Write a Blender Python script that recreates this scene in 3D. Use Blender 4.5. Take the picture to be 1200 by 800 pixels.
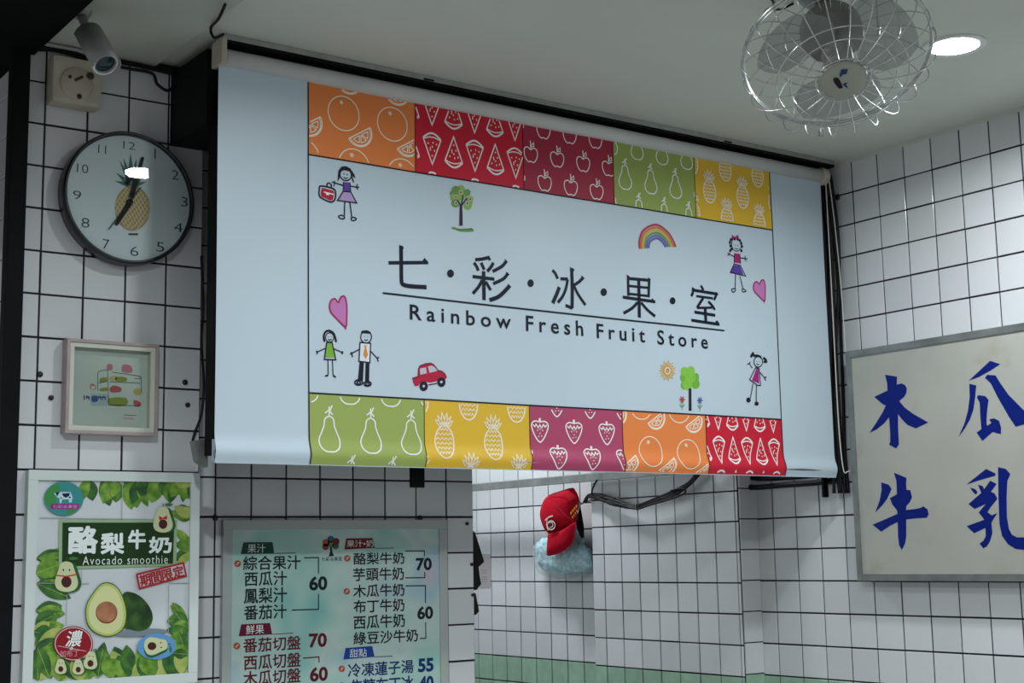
import bpy, bmesh, math, random
from mathutils import Vector, Matrix, noise
random.seed(7)
for o in list(bpy.data.objects): bpy.data.objects.remove(o)
S = bpy.context.scene
COL = S.collection

# ---------------------------------------------------------------- camera
FOC, YAW, PIT, ROL = 1682.95, 0.622071, 0.148101, -0.0186623
_f = Vector((math.sin(YAW)*math.cos(PIT), math.cos(YAW)*math.cos(PIT), math.sin(PIT)))
_r = Vector((math.cos(YAW), -math.sin(YAW), 0)); _u = _r.cross(_f)
CR = math.cos(ROL)*_r + math.sin(ROL)*_u
CU = -math.sin(ROL)*_r + math.cos(ROL)*_u
CF = _f
cd = bpy.data.cameras.new('camera'); cam = bpy.data.objects.new('camera', cd); COL.objects.link(cam)
cd.sensor_width = 36; cd.lens = FOC/1200*36; cd.clip_start = .05
cam.matrix_world = Matrix((CR, CU, -CF)).transposed().to_4x4()
S.camera = cam

# ---------------------------------------------------------------- world, lamps, exposure
W = bpy.data.worlds.new('world'); S.world = W; W.use_nodes = True
bg = W.node_tree.nodes['Background']; bg.inputs[0].default_value = (.86, .90, .92, 1); bg.inputs[1].default_value = .31
S.view_settings.view_transform = 'Standard'; S.view_settings.look = 'None'
S.view_settings.exposure = 0.0; S.view_settings.gamma = 1
LAMP_W = 8.0
def lamp(name, loc, power, size, col=(.88, .96, 1), spread=165, rot=None):
    l = bpy.data.lights.new(name, 'AREA'); l.shape = 'DISK'; l.size = size; l.energy = power; l.color = col
    l.spread = math.radians(spread)
    o = bpy.data.objects.new(name, l); COL.objects.link(o); o.location = loc
    if rot: o.rotation_euler = rot
    return o
ZC = 1.205                                   # ceiling height over the lens
DOWN = [(2.83, 2.084, 1.45), (1.58, 2.23, .65), (2.60, .70, .8), (1.36, 1.05, .9)]

# ---------------------------------------------------------------- helpers
def ray(px, py): return CR*((px-600)/FOC) + CU*(-(py-400)/FOC) + CF
def onY(px, py, Y): r = ray(px, py); return r*(Y/r.y)
def onX(px, py, X): r = ray(px, py); return r*(X/r.x)
def onZ(px, py, Z): r = ray(px, py); return r*(Z/r.z)

def mat(name, col, rough=.5, metal=0, emit=None, var=0, vscale=6, bump=0, bscale=40, trans=0, alpha=1, objvar=0, coat=0, spec=None, stain=None):
    m = bpy.data.materials.new(name); m.use_nodes = True
    nt = m.node_tree; N = nt.nodes; L = nt.links; b = N['Principled BSDF']
    c = (*col, 1) if len(col) == 3 else col
    b.inputs['Base Color'].default_value = c; b.inputs['Roughness'].default_value = rough; b.inputs['Metallic'].default_value = metal
    if trans: b.inputs['Transmission Weight'].default_value = trans; b.inputs['IOR'].default_value = 1.3
    if alpha < 1: b.inputs['Alpha'].default_value = alpha
    if coat: b.inputs['Coat Weight'].default_value = coat; b.inputs['Coat Roughness'].default_value = .05
    if spec is not None: b.inputs['Specular IOR Level'].default_value = spec
    if emit: b.inputs['Emission Color'].default_value = (*emit[0], 1); b.inputs['Emission Strength'].default_value = emit[1]
    tc = None
    def tex(scale, detail=4):
        nonlocal tc
        if tc is None: tc = N.new('ShaderNodeNewGeometry')
        t = N.new('ShaderNodeTexNoise'); t.inputs['Scale'].default_value = scale; t.inputs['Detail'].default_value = detail
        L.new(tc.outputs['Position'], t.inputs['Vector']); return t
    last = None
    if var:
        t = tex(vscale); r = N.new('ShaderNodeValToRGB')
        r.color_ramp.elements[0].position = .3; r.color_ramp.elements[1].position = .7
        r.color_ramp.elements[0].color = (*[max(0, x*(1-var)) for x in c[:3]], 1)
        r.color_ramp.elements[1].color = (*[min(1, x*(1+var*.5)) for x in c[:3]], 1)
        L.new(t.outputs['Fac'], r.inputs['Fac']); last = r.outputs['Color']
    if stain:
        t = tex(stain[1], 6); r = N.new('ShaderNodeValToRGB'); r.color_ramp.elements[0].position = stain[2]; r.color_ramp.elements[1].position = stain[2]+.12
        mx = N.new('ShaderNodeMix'); mx.data_type = 'RGBA'
        L.new(t.outputs['Fac'], r.inputs['Fac']); L.new(r.outputs['Color'], mx.inputs[0])
        if last: L.new(last, mx.inputs[6])
        else: mx.inputs[6].default_value = c
        mx.inputs[7].default_value = (*stain[0], 1); last = mx.outputs[2]
    if objvar:
        oi = N.new('ShaderNodeObjectInfo'); mr = N.new('ShaderNodeMapRange'); mr.inputs[3].default_value = 1-objvar; mr.inputs[4].default_value = 1+objvar*.3
        L.new(oi.outputs['Random'], mr.inputs[0]); mx = N.new('ShaderNodeMix'); mx.data_type = 'RGBA'; mx.blend_type = 'MULTIPLY'; mx.inputs[0].default_value = 1
        if last: L.new(last, mx.inputs[6])
        else: mx.inputs[6].default_value = c
        L.new(mr.outputs[0], mx.inputs[7]); last = mx.outputs[2]
    if last: L.new(last, b.inputs['Base Color'])
    if bump:
        t = tex(bscale); bp = N.new('ShaderNodeBump'); bp.inputs['Strength'].default_value = bump; bp.inputs['Distance'].default_value = .01
        L.new(t.outputs['Fac'], bp.inputs['Height']); L.new(bp.outputs[0], b.inputs['Normal'])
    return m

def multi_mat(name, stops, scale=5, rough=.4, dist=0, coat=0):
    m = bpy.data.materials.new(name); m.use_nodes = True; nt = m.node_tree; N = nt.nodes; L = nt.links; b = N['Principled BSDF']
    b.inputs['Roughness'].default_value = rough
    if coat: b.inputs['Coat Weight'].default_value = coat
    g = N.new('ShaderNodeNewGeometry'); t = N.new('ShaderNodeTexNoise'); t.inputs['Scale'].default_value = scale; t.inputs['Detail'].default_value = 2; t.inputs['Distortion'].default_value = dist
    r = N.new('ShaderNodeValToRGB'); e = r.color_ramp.elements
    while len(e) < len(stops): e.new(.5)
    for i, (p, c) in enumerate(stops): e[i].position = p; e[i].color = (*c, 1)
    L.new(g.outputs['Position'], t.inputs['Vector']); L.new(t.outputs['Fac'], r.inputs['Fac']); L.new(r.outputs['Color'], b.inputs['Base Color'])
    return m

M = {}
def C(name, r, g, b, rough=.5, **k):                    # sRGB 0-255 flat print colour
    if name not in M:
        f = lambda x: ((x/255+.055)/1.055)**2.4 if x > 10 else x/255/12.92
        M[name] = mat(name, (f(r), f(g), f(b)), rough, spec=.2, **k)
    return M[name]

tile_white = mat('glazed_white_tile', (.69, .70, .715), .14, objvar=.10, bump=.03, bscale=14)
tile_green = mat('glazed_green_tile', (.34, .52, .38), .2, objvar=.12, var=.15, vscale=20)
grout = mat('dark_grout', (.014, .011, .020), .9, var=.4, vscale=30)
plaster = mat('ceiling_paint', (.60, .62, .56), .75, var=.05, vscale=2, bump=.05, bscale=8)
plaster2 = mat('ceiling_panel_paint', (.46, .48, .42), .7, var=.08, vscale=3)
blackm = mat('black_steel', (.004, .005, .005), .6, var=.4, vscale=12, spec=.12)
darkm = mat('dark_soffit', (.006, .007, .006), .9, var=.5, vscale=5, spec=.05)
alu = mat('aluminium', (.50, .51, .50), .38, .85, var=.15, vscale=30)
alu_dull = mat('dull_aluminium', (.30, .31, .30), .45, .7, var=.3, vscale=15)
pvc = mat('cream_plastic', (.50, .45, .36), .45, var=.12, vscale=30)
white_pl = mat('white_plastic', (.72, .74, .72), .35, var=.03)
grey_pl = mat('grey_plastic', (.33, .33, .32), .4, var=.1)
cable_m = mat('black_cable', (.005, .005, .006), .5, spec=.25)
concrete = mat('floor_screed', (.42, .42, .40), .6, var=.2, vscale=4)
emitm = mat('lamp_glow', (1, 1, 1), .5, emit=((.86, .95, 1), 42))
clear = mat('clear_glass', (1, 1, 1), .02, trans=1)

class MB:
    def __init__(s): s.v = []; s.f = []; s.m = []; s.mats = []; s.sm = []
    def mi(s, m):
        if m not in s.mats: s.mats.append(m)
        return s.mats.index(m)
    def add(s, vs, fs, m, smooth=False):
        n = len(s.v); s.v += [tuple(v) for v in vs]; k = s.mi(m)
        for f in fs: s.f.append([n+i for i in f]); s.m.append(k); s.sm.append(smooth)
    def box(s, a, b, m, bev=0):
        x0, y0, z0 = [min(p, q) for p, q in zip(a, b)]; x1, y1, z1 = [max(p, q) for p, q in zip(a, b)]
        if bev:
            t = bmesh.new(); bmesh.ops.create_cube(t, size=1)
            for v in t.verts: v.co = Vector(((x0+x1)/2+v.co.x*(x1-x0), (y0+y1)/2+v.co.y*(y1-y0), (z0+z1)/2+v.co.z*(z1-z0)))
            bmesh.ops.bevel(t, geom=t.edges[:], offset=bev, segments=2, affect='EDGES', profile=.7)
            t.verts.index_update(); s.add([v.co for v in t.verts], [[v.index for v in f.verts] for f in t.faces], m); t.free(); return
        vs = [(x, y, z) for x in (x0, x1) for y in (y0, y1) for z in (z0, z1)]
        s.add(vs, [(0, 1, 3, 2), (4, 6, 7, 5), (0, 4, 5, 1), (2, 3, 7, 6), (0, 2, 6, 4), (1, 5, 7, 3)], m)
    def tube(s, pts, r, m, n=8, closed=False, smooth=True):
        P = [Vector(p) for p in pts]; k = len(P); rings = []
        up = None
        for i, p in enumerate(P):
            a = P[(i-1) % k] if (i or closed) else P[0]; b = P[(i+1) % k] if (i < k-1 or closed) else P[-1]
            t = (b-a).normalized()
            if up is None: up = t.orthogonal().normalized()
            up = (up - t*up.dot(t)).normalized(); w = t.cross(up)
            rr = r[i] if isinstance(r, (list, tuple)) else r
            rings.append([p + (up*math.cos(2*math.pi*j/n) + w*math.sin(2*math.pi*j/n))*rr for j in range(n)])
        vs = [v for R in rings for v in R]; fs = []
        for i in range(k if closed else k-1):
            i2 = (i+1) % k
            for j in range(n): fs.append((i*n+j, i*n+(j+1) % n, i2*n+(j+1) % n, i2*n+j))
        if not closed: fs += [tuple(range(n-1, -1, -1)), tuple((k-1)*n+j for j in range(n))]
        s.add(vs, fs, m, smooth)
    def lathe(s, prof, m, mtx=None, n=32, smooth=True):         # profile (r, h) round local z
        mtx = mtx or Matrix(); vs = []; fs = []
        for r, h in prof:
            for j in range(n): a = 2*math.pi*j/n; vs.append(mtx @ Vector((r*math.cos(a), r*math.sin(a), h)))
        for i in range(len(prof)-1):
            for j in range(n): fs.append((i*n+j, i*n+(j+1) % n, (i+1)*n+(j+1) % n, (i+1)*n+j))
        s.add(vs, fs, m, smooth)
    def prism(s, poly, d, m):                                   # list of 3D points, extruded by vector d
        n = len(poly); d = Vector(d); P = [Vector(p) for p in poly]
        s.add(P + [p+d for p in P], [tuple(range(n)), tuple(range(2*n-1, n-1, -1))] + [(i, i+n, (i+1) % n+n, (i+1) % n) for i in range(n)], m)
    def build(s, name, parent=None):
        me = bpy.data.meshes.new(name); me.from_pydata(s.v, [], s.f)
        for m in s.mats: me.materials.append(m)
        me.polygons.foreach_set('material_index', s.m); me.polygons.foreach_set('use_smooth', s.sm); me.update()
        t = bmesh.new(); t.from_mesh(me)
        if any(len(f.verts) > 4 for f in t.faces): pass
        t.free()
        o = bpy.data.objects.new(name, me); COL.objects.link(o)
        if parent: o.parent = parent; o.matrix_parent_inverse = parent.matrix_basis.inverted()
        return o

def tag(o, label=None, cat=None, group=None, kind=None):
    if label: o['label'] = label
    if cat: o['category'] = cat
    if group: o['group'] = group
    if kind: o['kind'] = kind
    return o
def empty(name, loc, label, cat, group=None):
    o = bpy.data.objects.new(name, None); COL.objects.link(o); o.location = loc; o.empty_display_size = .05
    return tag(o, label, cat, group)
def struct(name, label=None):
    return lambda mb: tag(mb.build(name), label, None, None, 'structure')

def smooth(pts, k=6, closed=False):                             # Catmull-Rom
    n = len(pts); out = []
    P = [Vector(p) for p in pts]
    for i in range(n if closed else n-1):
        p0 = P[(i-1) % n] if (closed or i) else P[0]; p1 = P[i]; p2 = P[(i+1) % n]
        p3 = P[(i+2) % n] if (closed or i+2 < n) else P[-1]
        for j in range(k):
            t = j/k; out.append(.5*((2*p1)+(p2-p0)*t+(2*p0-5*p1+4*p2-p3)*t*t+(3*p1-p0-3*p2+p3)*t**3))
    if not closed: out.append(P[-1])
    return out

# flat print on a wall-parallel plane -----------------------------------------
_tc = {}
def text_mesh(body, bold=0., space=1., shear=0.):
    key = (body, bold, space, shear)
    if key in _tc: return _tc[key]
    cu = bpy.data.curves.new('t', 'FONT'); cu.body = body; cu.size = 1; cu.offset = bold; cu.space_character = space; cu.resolution_u = 3; cu.shear = shear
    cu.dimensions = '2D'; cu.fill_mode = 'BOTH'
    o = bpy.data.objects.new('t', cu); COL.objects.link(o); dg = bpy.context.evaluated_depsgraph_get()
    e = o.evaluated_get(dg); me = e.to_mesh()
    vs = [(v.co.x, v.co.y) for v in me.vertices]; fs = [tuple(p.vertices) for p in me.polygons]
    e.to_mesh_clear(); bpy.data.objects.remove(o); bpy.data.curves.remove(cu)
    x0 = min(v[0] for v in vs); x1 = max(v[0] for v in vs); y0 = min(v[1] for v in vs); y1 = max(v[1] for v in vs)
    vs = [((x-x0)/(x1-x0), (y-y0)/(y1-y0)) for x, y in vs]
    _tc[key] = (vs, fs); return _tc[key]

class Art:
    """2D print in plane metres (u, v). axis 'Y': u = X; axis 'X': u = -Y."""
    def __init__(s, axis, c, gap=.00026, off=None, crop=(0, 0, 1)):
        s.axis = axis; s.c = c; s.gap = gap; s.off = off or (lambda u, v: 0); s.cr = crop; s.mb = MB(); s.clip = None; s.base = 1
    def crop(s, x0, y0, k): s.cr = (x0, y0, k); return s
    def uv(s, p):
        x = s.cr[0]+p[0]/s.cr[2]; y = s.cr[1]+p[1]/s.cr[2]
        q = onY(x, y, s.c) if s.axis == 'Y' else onX(x, y, s.c)
        return Vector((q.x if s.axis == 'Y' else -q.y, q.z))
    def P(s, q, layer):
        o = s.off(q[0], q[1]) + s.gap*(layer+s.base)
        return (q[0], s.c-o, q[1]) if s.axis == 'Y' else (s.c-o, -q[0], q[1])
    def fill_uv(s, poly, m, layer=0):
        s.mb.add([s.P(q, layer) for q in poly], [tuple(range(len(poly)))], m)
    def fill(s, poly, m, layer=0, sm=0):
        q = [s.uv(p) for p in poly]
        if sm: q = smooth(q, sm, True)
        s.fill_uv(q, m, layer)
    def ell(s, c, rx, ry, m, layer=0, n=24, rot=0):
        s.fill([(c[0]+rx*math.cos(t)*math.cos(rot)-ry*math.sin(t)*math.sin(rot), c[1]+rx*math.cos(t)*math.sin(rot)+ry*math.sin(t)*math.cos(rot)) for t in [2*math.pi*i/n for i in range(n)]], m, layer)
    def stroke_uv(s, q, w, m, layer=1, closed=False):
        q = [Vector(p) for p in q]
        if s.clip:
            q2 = []; L = len(q)
            for i in range(L if closed else L-1):               # resample for clipping
                a = q[i]; b = q[(i+1) % L]; k = max(1, int((b-a).length/.006))
                q2 += [a.lerp(b, j/k) for j in range(k)]
            q2.append(q[0] if closed else q[-1]); runs = []; cur = []
            u0, v0, u1, v1 = s.clip
            for p in q2:
                if u0+w/2 <= p.x <= u1-w/2 and v0+w/2 <= p.y <= v1-w/2: cur.append(p)
                else:
                    if len(cur) > 1: runs.append(cur)
                    cur = []
            if len(cur) > 1: runs.append(cur)
            for r in runs: s._rib(r, w, m, layer, False)
            return
        s._rib(q, w, m, layer, closed)
    def _rib(s, q, w, m, layer, closed):
        n = len(q); L = []; R = []
        if n < 2: return
        for i in range(n):
            a = q[(i-1) % n] if (i or closed) else q[0]; b = q[(i+1) % n] if (i < n-1 or closed) else q[-1]
            d1 = (q[i]-a); d2 = (b-q[i])
            d1 = d1.normalized() if d1.length > 1e-9 else d2.normalized(); d2 = d2.normalized() if d2.length > 1e-9 else d1
            t = d1+d2; t = t.normalized() if t.length > .3 else d2
            nn = Vector((-t.y, t.x)); c = max(.5, nn.dot(Vector((-d2.y, d2.x)))); h = w/2/c
            L.append(q[i]+nn*h); R.append(q[i]-nn*h)
        vs = [s.P(p, layer) for p in L+R]; k = n if closed else n-1
        s.mb.add(vs, [(i, (i+1) % n, n+(i+1) % n, n+i) for i in range(k)], m)
    def stroke(s, pts, w, m, layer=1, sm=0, closed=False):
        q = [s.uv(p) for p in pts]
        if sm: q = smooth(q, sm, closed)
        elif not closed:
            r = []
            for a, b in zip(q, q[1:]): k = max(1, int((b-a).length/.02)); r += [a.lerp(b, j/k) for j in range(k)]
            q = r+[q[-1]]
        s.stroke_uv(q, w, m, layer, closed)
    def text(s, body, tl, br, m, layer=2, bold=.0, space=1., shear=0., rot=0.):
        boldc = 0
        if ord(body[0]) > 0x2000: boldc = bold; bold = 0.; 
        vs, fs = text_mesh(body, bold, space, shear); a = s.uv(tl); b = s.uv(br)
        q = [Vector((a.x+(b.x-a.x)*x, b.y+(a.y-b.y)*y)) for x, y in vs]
        if rot:
            c = (a+b)/2; q = [c+Matrix.Rotation(rot, 2) @ (p-c) for p in q]
        dd = max(boldc, 0)*(a.y-b.y)
        for kk, (ox, oy) in enumerate([(0, 0)] if dd <= 0 else [(dd*math.cos(t*.7854), dd*math.sin(t*.7854)) for t in range(8)]):
            s.mb.add([s.P(p+Vector((ox, oy)), layer+kk*.13) for p in q], fs, m)
    def build(s, name, parent): return s.mb.build(name, parent)

# ================================================================= STRUCTURE
TP = .0995
def tile_mesh(m):
    t = MB(); t.box((-.5, -.5, 0), (.5, .5, .004), m); me = bpy.data.meshes.new('tile')
    b = bmesh.new(); bmesh.ops.create_cube(b, size=1)
    for v in b.verts: v.co = Vector((v.co.x, v.co.y, .006*(v.co.z+.5)))
    top = [e for e in b.edges if all(v.co.z > .005 for v in e.verts)]
    bmesh.ops.bevel(b, geom=top, offset=.012, segments=2, affect='EDGES', profile=.6)
    for v in b.verts:
        if v.co.z < .0059 and v.co.z > .001: v.co.z = max(v.co.z, .0052)
    b.to_mesh(me); b.free(); me.materials.append(m)
    for p in me.polygons: p.use_smooth = False
    return me
TW = tile_mesh(tile_white); TG = tile_mesh(tile_green)
def tile_wall(name, label, axis, c, u, v, uph, vph, up=TP, vp=TP, slab=.15, slab_u=None, slab_v=None, green=None, edge_u=(0, 0)):
    """tiles proud of a grout slab; face looks to -Y (axis 'Y'), -X ('X') ; tile face lies at c"""
    mb = MB(); su = slab_u or u; sv = slab_v or v
    if axis == 'Y': mb.box((su[0], c+.0035, sv[0]), (su[1], c+slab, sv[1]), grout)
    elif axis == 'X': mb.box((c+.0035, su[0], sv[0]), (c+slab, su[1], sv[1]), grout)
    w = struct(name, label)(mb)
    def cells(lo, hi, ph, p):
        k = math.floor((lo-ph)/p); out = []
        while ph+k*p < hi-1e-6:
            a = max(lo, ph+k*p); b = min(hi, ph+(k+1)*p)
            if b-a > .012: out.append((a, b))
            k += 1
        return out
    g = .0022
    n = 0
    for (a, b) in cells(*u, uph, up):
        for (p, q) in cells(*v, vph, vp):
            o = bpy.data.objects.new('tile', TG if (green is not None and (p+q)/2 < green) else TW); COL.objects.link(o)
            w_, h_ = b-a-2*g, q-p-2*g; uc, vc = (a+b)/2+random.uniform(-.0004, .0004), (p+q)/2+random.uniform(-.0004, .0004)
            tx, ty = random.gauss(0, .003), random.gauss(0, .003)
            T = Matrix.Diagonal((w_, h_, 1, 1)); J = Matrix.Rotation(tx, 4, 'X') @ Matrix.Rotation(ty, 4, 'Y')
            if axis == 'Y': R = Matrix(((1, 0, 0, uc), (0, 0, -1, c+.006), (0, 1, 0, vc), (0, 0, 0, 1)))
            else: R = Matrix(((0, 0, -1, c+.006), (-1, 0, 0, uc), (0, 1, 0, vc), (0, 0, 0, 1)))
            o.matrix_world = R @ J @ T; o.parent = w; n += 1
    return w
VB = (-.79, ZC)
A_Y, B_Y, D_X, K_X = 3.226, 3.42, 3.40, 3.315
# left pillar, back wall, right wall, column, far wall
wa = tile_wall('wall_left', 'white tiled pillar wall carrying the clock and the poster', 'Y', A_Y, (.957, 1.389), (-.79, 1.189), .9975, .0115-TP*8, up=.1000, vp=.0994, slab=.36, slab_v=(-1.6, ZC+.02))
tile_wall('wall_back', 'white tiled wall behind the menu board', 'Y', B_Y, (1.389, 2.3055), (-.79, ZC), 1.5165-.0997, .0095-TP*8, up=.0997, vp=.0998, slab=.14, slab_v=(-1.6, ZC+.02))
tile_wall('wall_right', 'white tiled right wall carrying the sign with blue characters', 'X', D_X, (2.0, 3.386), (-.79, ZC), 2.912-.1007*12, .0060-TP*8, up=.1007, vp=.0994, slab=.15, slab_v=(-1.6, ZC+.02), green=-.39)
tile_wall('wall_far', 'white tiled alcove wall with a green band behind the red cap', 'X', D_X, (4.145, 5.3), (-.79, ZC), 4.217-.1003, .0045-TP*8, up=.1003, vp=.0985, slab=.15, slab_v=(-1.6, ZC+.02), green=-.385)
wc = tile_wall('wall_column', 'shallow tiled column between the alcove wall and the right wall', 'X', K_X, (3.386, 4.145), (-.79, ZC), 3.3985-.0969, .0065-TP*8, up=.0969, vp=.0985, slab=.235, slab_v=(-1.6, ZC+.02), green=-.385)
for k in range(-8, 12):                                          # front face of the column, one narrow row of cut tiles
    z0 = .0065+k*.0985; z1 = min(z0+.0985, ZC)
    if z1-z0 < .02: continue
    o = bpy.data.objects.new('tile', TG if (z0+z1)/2 < -.385 else TW); COL.objects.link(o)
    R = Matrix(((1, 0, 0, (K_X+D_X)/2+.002), (0, 0, -1, 3.386), (0, 1, 0, (z0+z1)/2), (0, 0, 0, 1)))
    o.matrix_world = R @ Matrix.Diagonal((D_X-K_X-.006, z1-z0-.003, 1, 1)); o.parent = wc
for k in range(-8, 12):                                          # outer side of the pillar, seen at the left margin
    for j in range(3):
        z0 = .0115+k*.0994; z1 = min(z0+.0994, 1.189); y0 = A_Y+.02+j*.1
        if z1-z0 < .02: continue
        o = bpy.data.objects.new('tile', TW); COL.objects.link(o)
        R = Matrix(((0, 0, -1, .957), (-1, 0, 0, y0+.05), (0, 1, 0, (z0+z1)/2), (0, 0, 0, 1)))
        o.matrix_world = R @ Matrix.Diagonal((.097, z1-z0-.003, 1, 1)); o.parent = wa
# shell
def sbox(name, a, b, m, label=None):
    mb = MB(); mb.box(a, b, m); return struct(name, label)(mb)
sbox('ceiling', (.968, -1.2, ZC), (3.55, 5.45, ZC+.12), plaster, 'grey painted shop ceiling')
sbox('trim_3', (D_X-.001, -1.2, 1.1935), (D_X+.01, 3.386, ZC), plaster, 'narrow plaster joint between right wall and ceiling')
sbox('trim_1', (.968, -1.2, 1.189), (1.255, 3.226, ZC), plaster2, 'slightly lower ceiling strip along the left edge')
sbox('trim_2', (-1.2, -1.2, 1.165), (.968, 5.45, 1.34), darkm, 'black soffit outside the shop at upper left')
sbox('floor', (-1.2, -1.2, -1.7), (3.55, 5.45, -1.6), concrete)
sbox('wall_front_right', (D_X+.004, -1.2, -1.6), (D_X+.15, 2.0, ZC), tile_white)
sbox('wall_end', (2.2, 5.3, -1.6), (3.55, 5.45, ZC), tile_white)
sbox('wall_passage_left', (2.16, 3.56, -1.6), (2.30, 5.3, ZC), tile_white)
mb = MB(); mb.box((.911, 3.19, -1.6), (.9505, 3.2255, 1.165), blackm, .003)
tag(mb.build('corner_guard'), 'black steel corner post at the far left edge of the tiled pillar', 'post')

# ================================================================= DOWNLIGHTS
def downlight(i, x, y, k, label):
    e = empty('downlight', (x, y, ZC), label, 'ceiling light', None)
    T = Matrix.Translation((x, y, ZC))
    mb = MB(); mb.lathe([(.060, -.004), (.072, -.007), (.076, -.003), (.077, 0), (.060, 0)], white_pl, T, 40); mb.build('trim_ring', e)
    mb = MB(); mb.lathe([(.0, -.0045), (.03, -.0045), (.060, -.0035)], emitm, T, 40); mb.build('lamp_disc', e)
    lamp('downlight_lamp', (x, y, ZC-.012), LAMP_W*k, .11)
DL = ['round white recessed ceiling light beside the wire caged fan', 'round ceiling light over the left side, outside the frame', 'round ceiling light nearer the camera on the right', 'round ceiling light nearer the camera on the left']
for i, (x, y, k) in enumerate(DOWN): downlight(i, x, y, k, DL[i])
e = empty('downlight', (2.85, 4.55, ZC), 'round ceiling light in the passage behind the banner', 'ceiling light')
T = Matrix.Translation((2.85, 4.55, ZC)); mb = MB(); mb.lathe([(.058, -.004), (.076, -.003), (.077, 0)], white_pl, T, 40); mb.build('trim_ring', e)
mb = MB(); mb.lathe([(0, -.0045), (.058, -.0035)], emitm, T, 40); mb.build('lamp_disc', e)
e = empty('downlight', (.25, .9, 1.165), 'round light under the black soffit outside the shop', 'ceiling light')
T = Matrix.Translation((.25, .9, 1.165)); mb = MB(); mb.lathe([(.058, -.004), (.076, -.003), (.077, 0)], white_pl, T, 40); mb.build('trim_ring', e)
mb = MB(); mb.lathe([(0, -.0045), (.058, -.0035)], emitm, T, 40); mb.build('lamp_disc', e)
lamp('arcade_lamp', (.25, .9, 1.15), LAMP_W*7.0, .11, spread=168)
lamp('passage_lamp', (2.85, 4.55, ZC-.012), 14, .2)

# ================================================================= BANNER
BX0, BX1, BZ0, BZ1, BY = 1.3125, 3.322, .219, 1.165, 2.97
def boff(u, v):
    h = v-BZ0
    b = .010*math.exp(-((h-.022)/.022)**2) if h < .09 else 0
    return b + .0022*math.sin(u*5.1+.6)*(1-(v-BZ0)/.95)*.8 + .0012*math.sin(u*13+v*6)
banner_w = mat('banner_cloth', (.50, .595, .66), .42, bump=.02, bscale=5)
bn = empty('roller_banner', (2.32, BY, BZ0), 'wide white roller banner printed with fruit squares and the shop name', 'banner')
mb = MB(); nx, nz = 120, 60; vs = []; zs = [BZ0-.004+(BZ1-BZ0+.004)*((j/nz)**1.6) for j in range(nz+1)]
for z in zs:
    for i in range(nx+1):
        u = BX0+(BX1-BX0)*i/nx; vs.append((u, BY-boff(u, z), z))
mb.add(vs, [(j*(nx+1)+i, j*(nx+1)+i+1, (j+1)*(nx+1)+i+1, (j+1)*(nx+1)+i) for j in range(nz) for i in range(nx)], banner_w, True)
# underside and back of the hem
mb.add([(BX0, BY-.003, BZ0-.004), (BX1, BY-.003, BZ0-.004), (BX1, BY+.012, BZ0), (BX0, BY+.012, BZ0), (BX1, BY+.012, BZ0+.05), (BX0, BY+.012, BZ0+.05)], [(0, 1, 2, 3), (3, 2, 4, 5)], banner_w)
cloth_o = mb.build('cloth', bn)
mb = MB(); mb.tube([(BX0+.002, BY, BZ0+.018), (BX1-.002, BY, BZ0+.018)], .0075, alu, 12); mb.build('bottom_bar', bn)
mb = MB(); mb.tube([(1.318, BY+.004, 1.152), (3.325, BY+.004, 1.152)], .0215, mat('roller_white', (.60, .61, .60), .45, var=.05), 28); mb.build('roller_tube', bn)
for x, s in ((1.3105, -1), (3.330, 1)):
    mb = MB()
    if s < 0: mb.box((x-.004, BY-.030, 1.128), (x+.010, BY+.03, 1.19), pvc, .006)
    else:
        T = Matrix.Translation((x-.006, BY, 1.150)) @ Matrix.Rotation(math.pi/2, 4, 'Y')
        mb.lathe([(0, .018), (.010, .018), (.026, .016), (.027, .012), (.022, .010), (.022, .006), (.028, .004), (.028, -.004), (.0, -.004)], pvc, T, 28)
    mb.build('roller_end', bn)
ink = C('ink_navy', 14, 22, 40, .5); lineblk = C('line_black', 18, 20, 28, .5)
PX = [1.5425, 1.8425, 2.1785, 2.4855, 2.7915, 3.0975]
PX2 = [1.5475, 1.8610, 2.1815, 2.4890, 2.7940, 3.1020]
PXT = [1.5425, 1.8425, 2.1770, 2.4845, 2.7905, 3.0965]
ZT0, ZT1, ZB0, ZB1 = .9525, 1.134, BZ0-.002, .3830
cream = C('print_cream', 238, 226, 205, .5); pwhite = C('print_white', 236, 232, 228, .5)
cols = dict(orange=C('p_orange', 228, 130, 70, .5), red=C('p_red', 200, 34, 56, .5), crimson=C('p_crimson', 164, 46, 68, .5), green=C('p_green', 152, 168, 90, .5),
            yellow=C('p_yellow', 218, 176, 54, .5), plum=C('p_plum', 172, 72, 104, .5))
tcol = {k: v for k, v in cols.items()}
LW = .0034
def circ(c, rx, ry=None, n=36, a0=0, a1=2*math.pi, rot=0):
    ry = ry or rx; out = []
    for i in range(n+1):
        t = a0+(a1-a0)*i/n; x, y = rx*math.cos(t), ry*math.sin(t)
        out.append(Vector((c[0]+x*math.cos(rot)-y*math.sin(rot), c[1]+x*math.sin(rot)+y*math.cos(rot))))
    return out
def m_orange(A, c, r=.044):
    A.stroke_uv(circ(c, r, r*1.0), LW*.8, cream, 2)
    d = Vector(c)+Vector((-r*.15, r*.62)); 
    for k in range(5): a = k*1.256; A.stroke_uv([d, d+Vector((math.cos(a), math.sin(a)))*.006], LW*.8, cream, 2)
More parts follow.
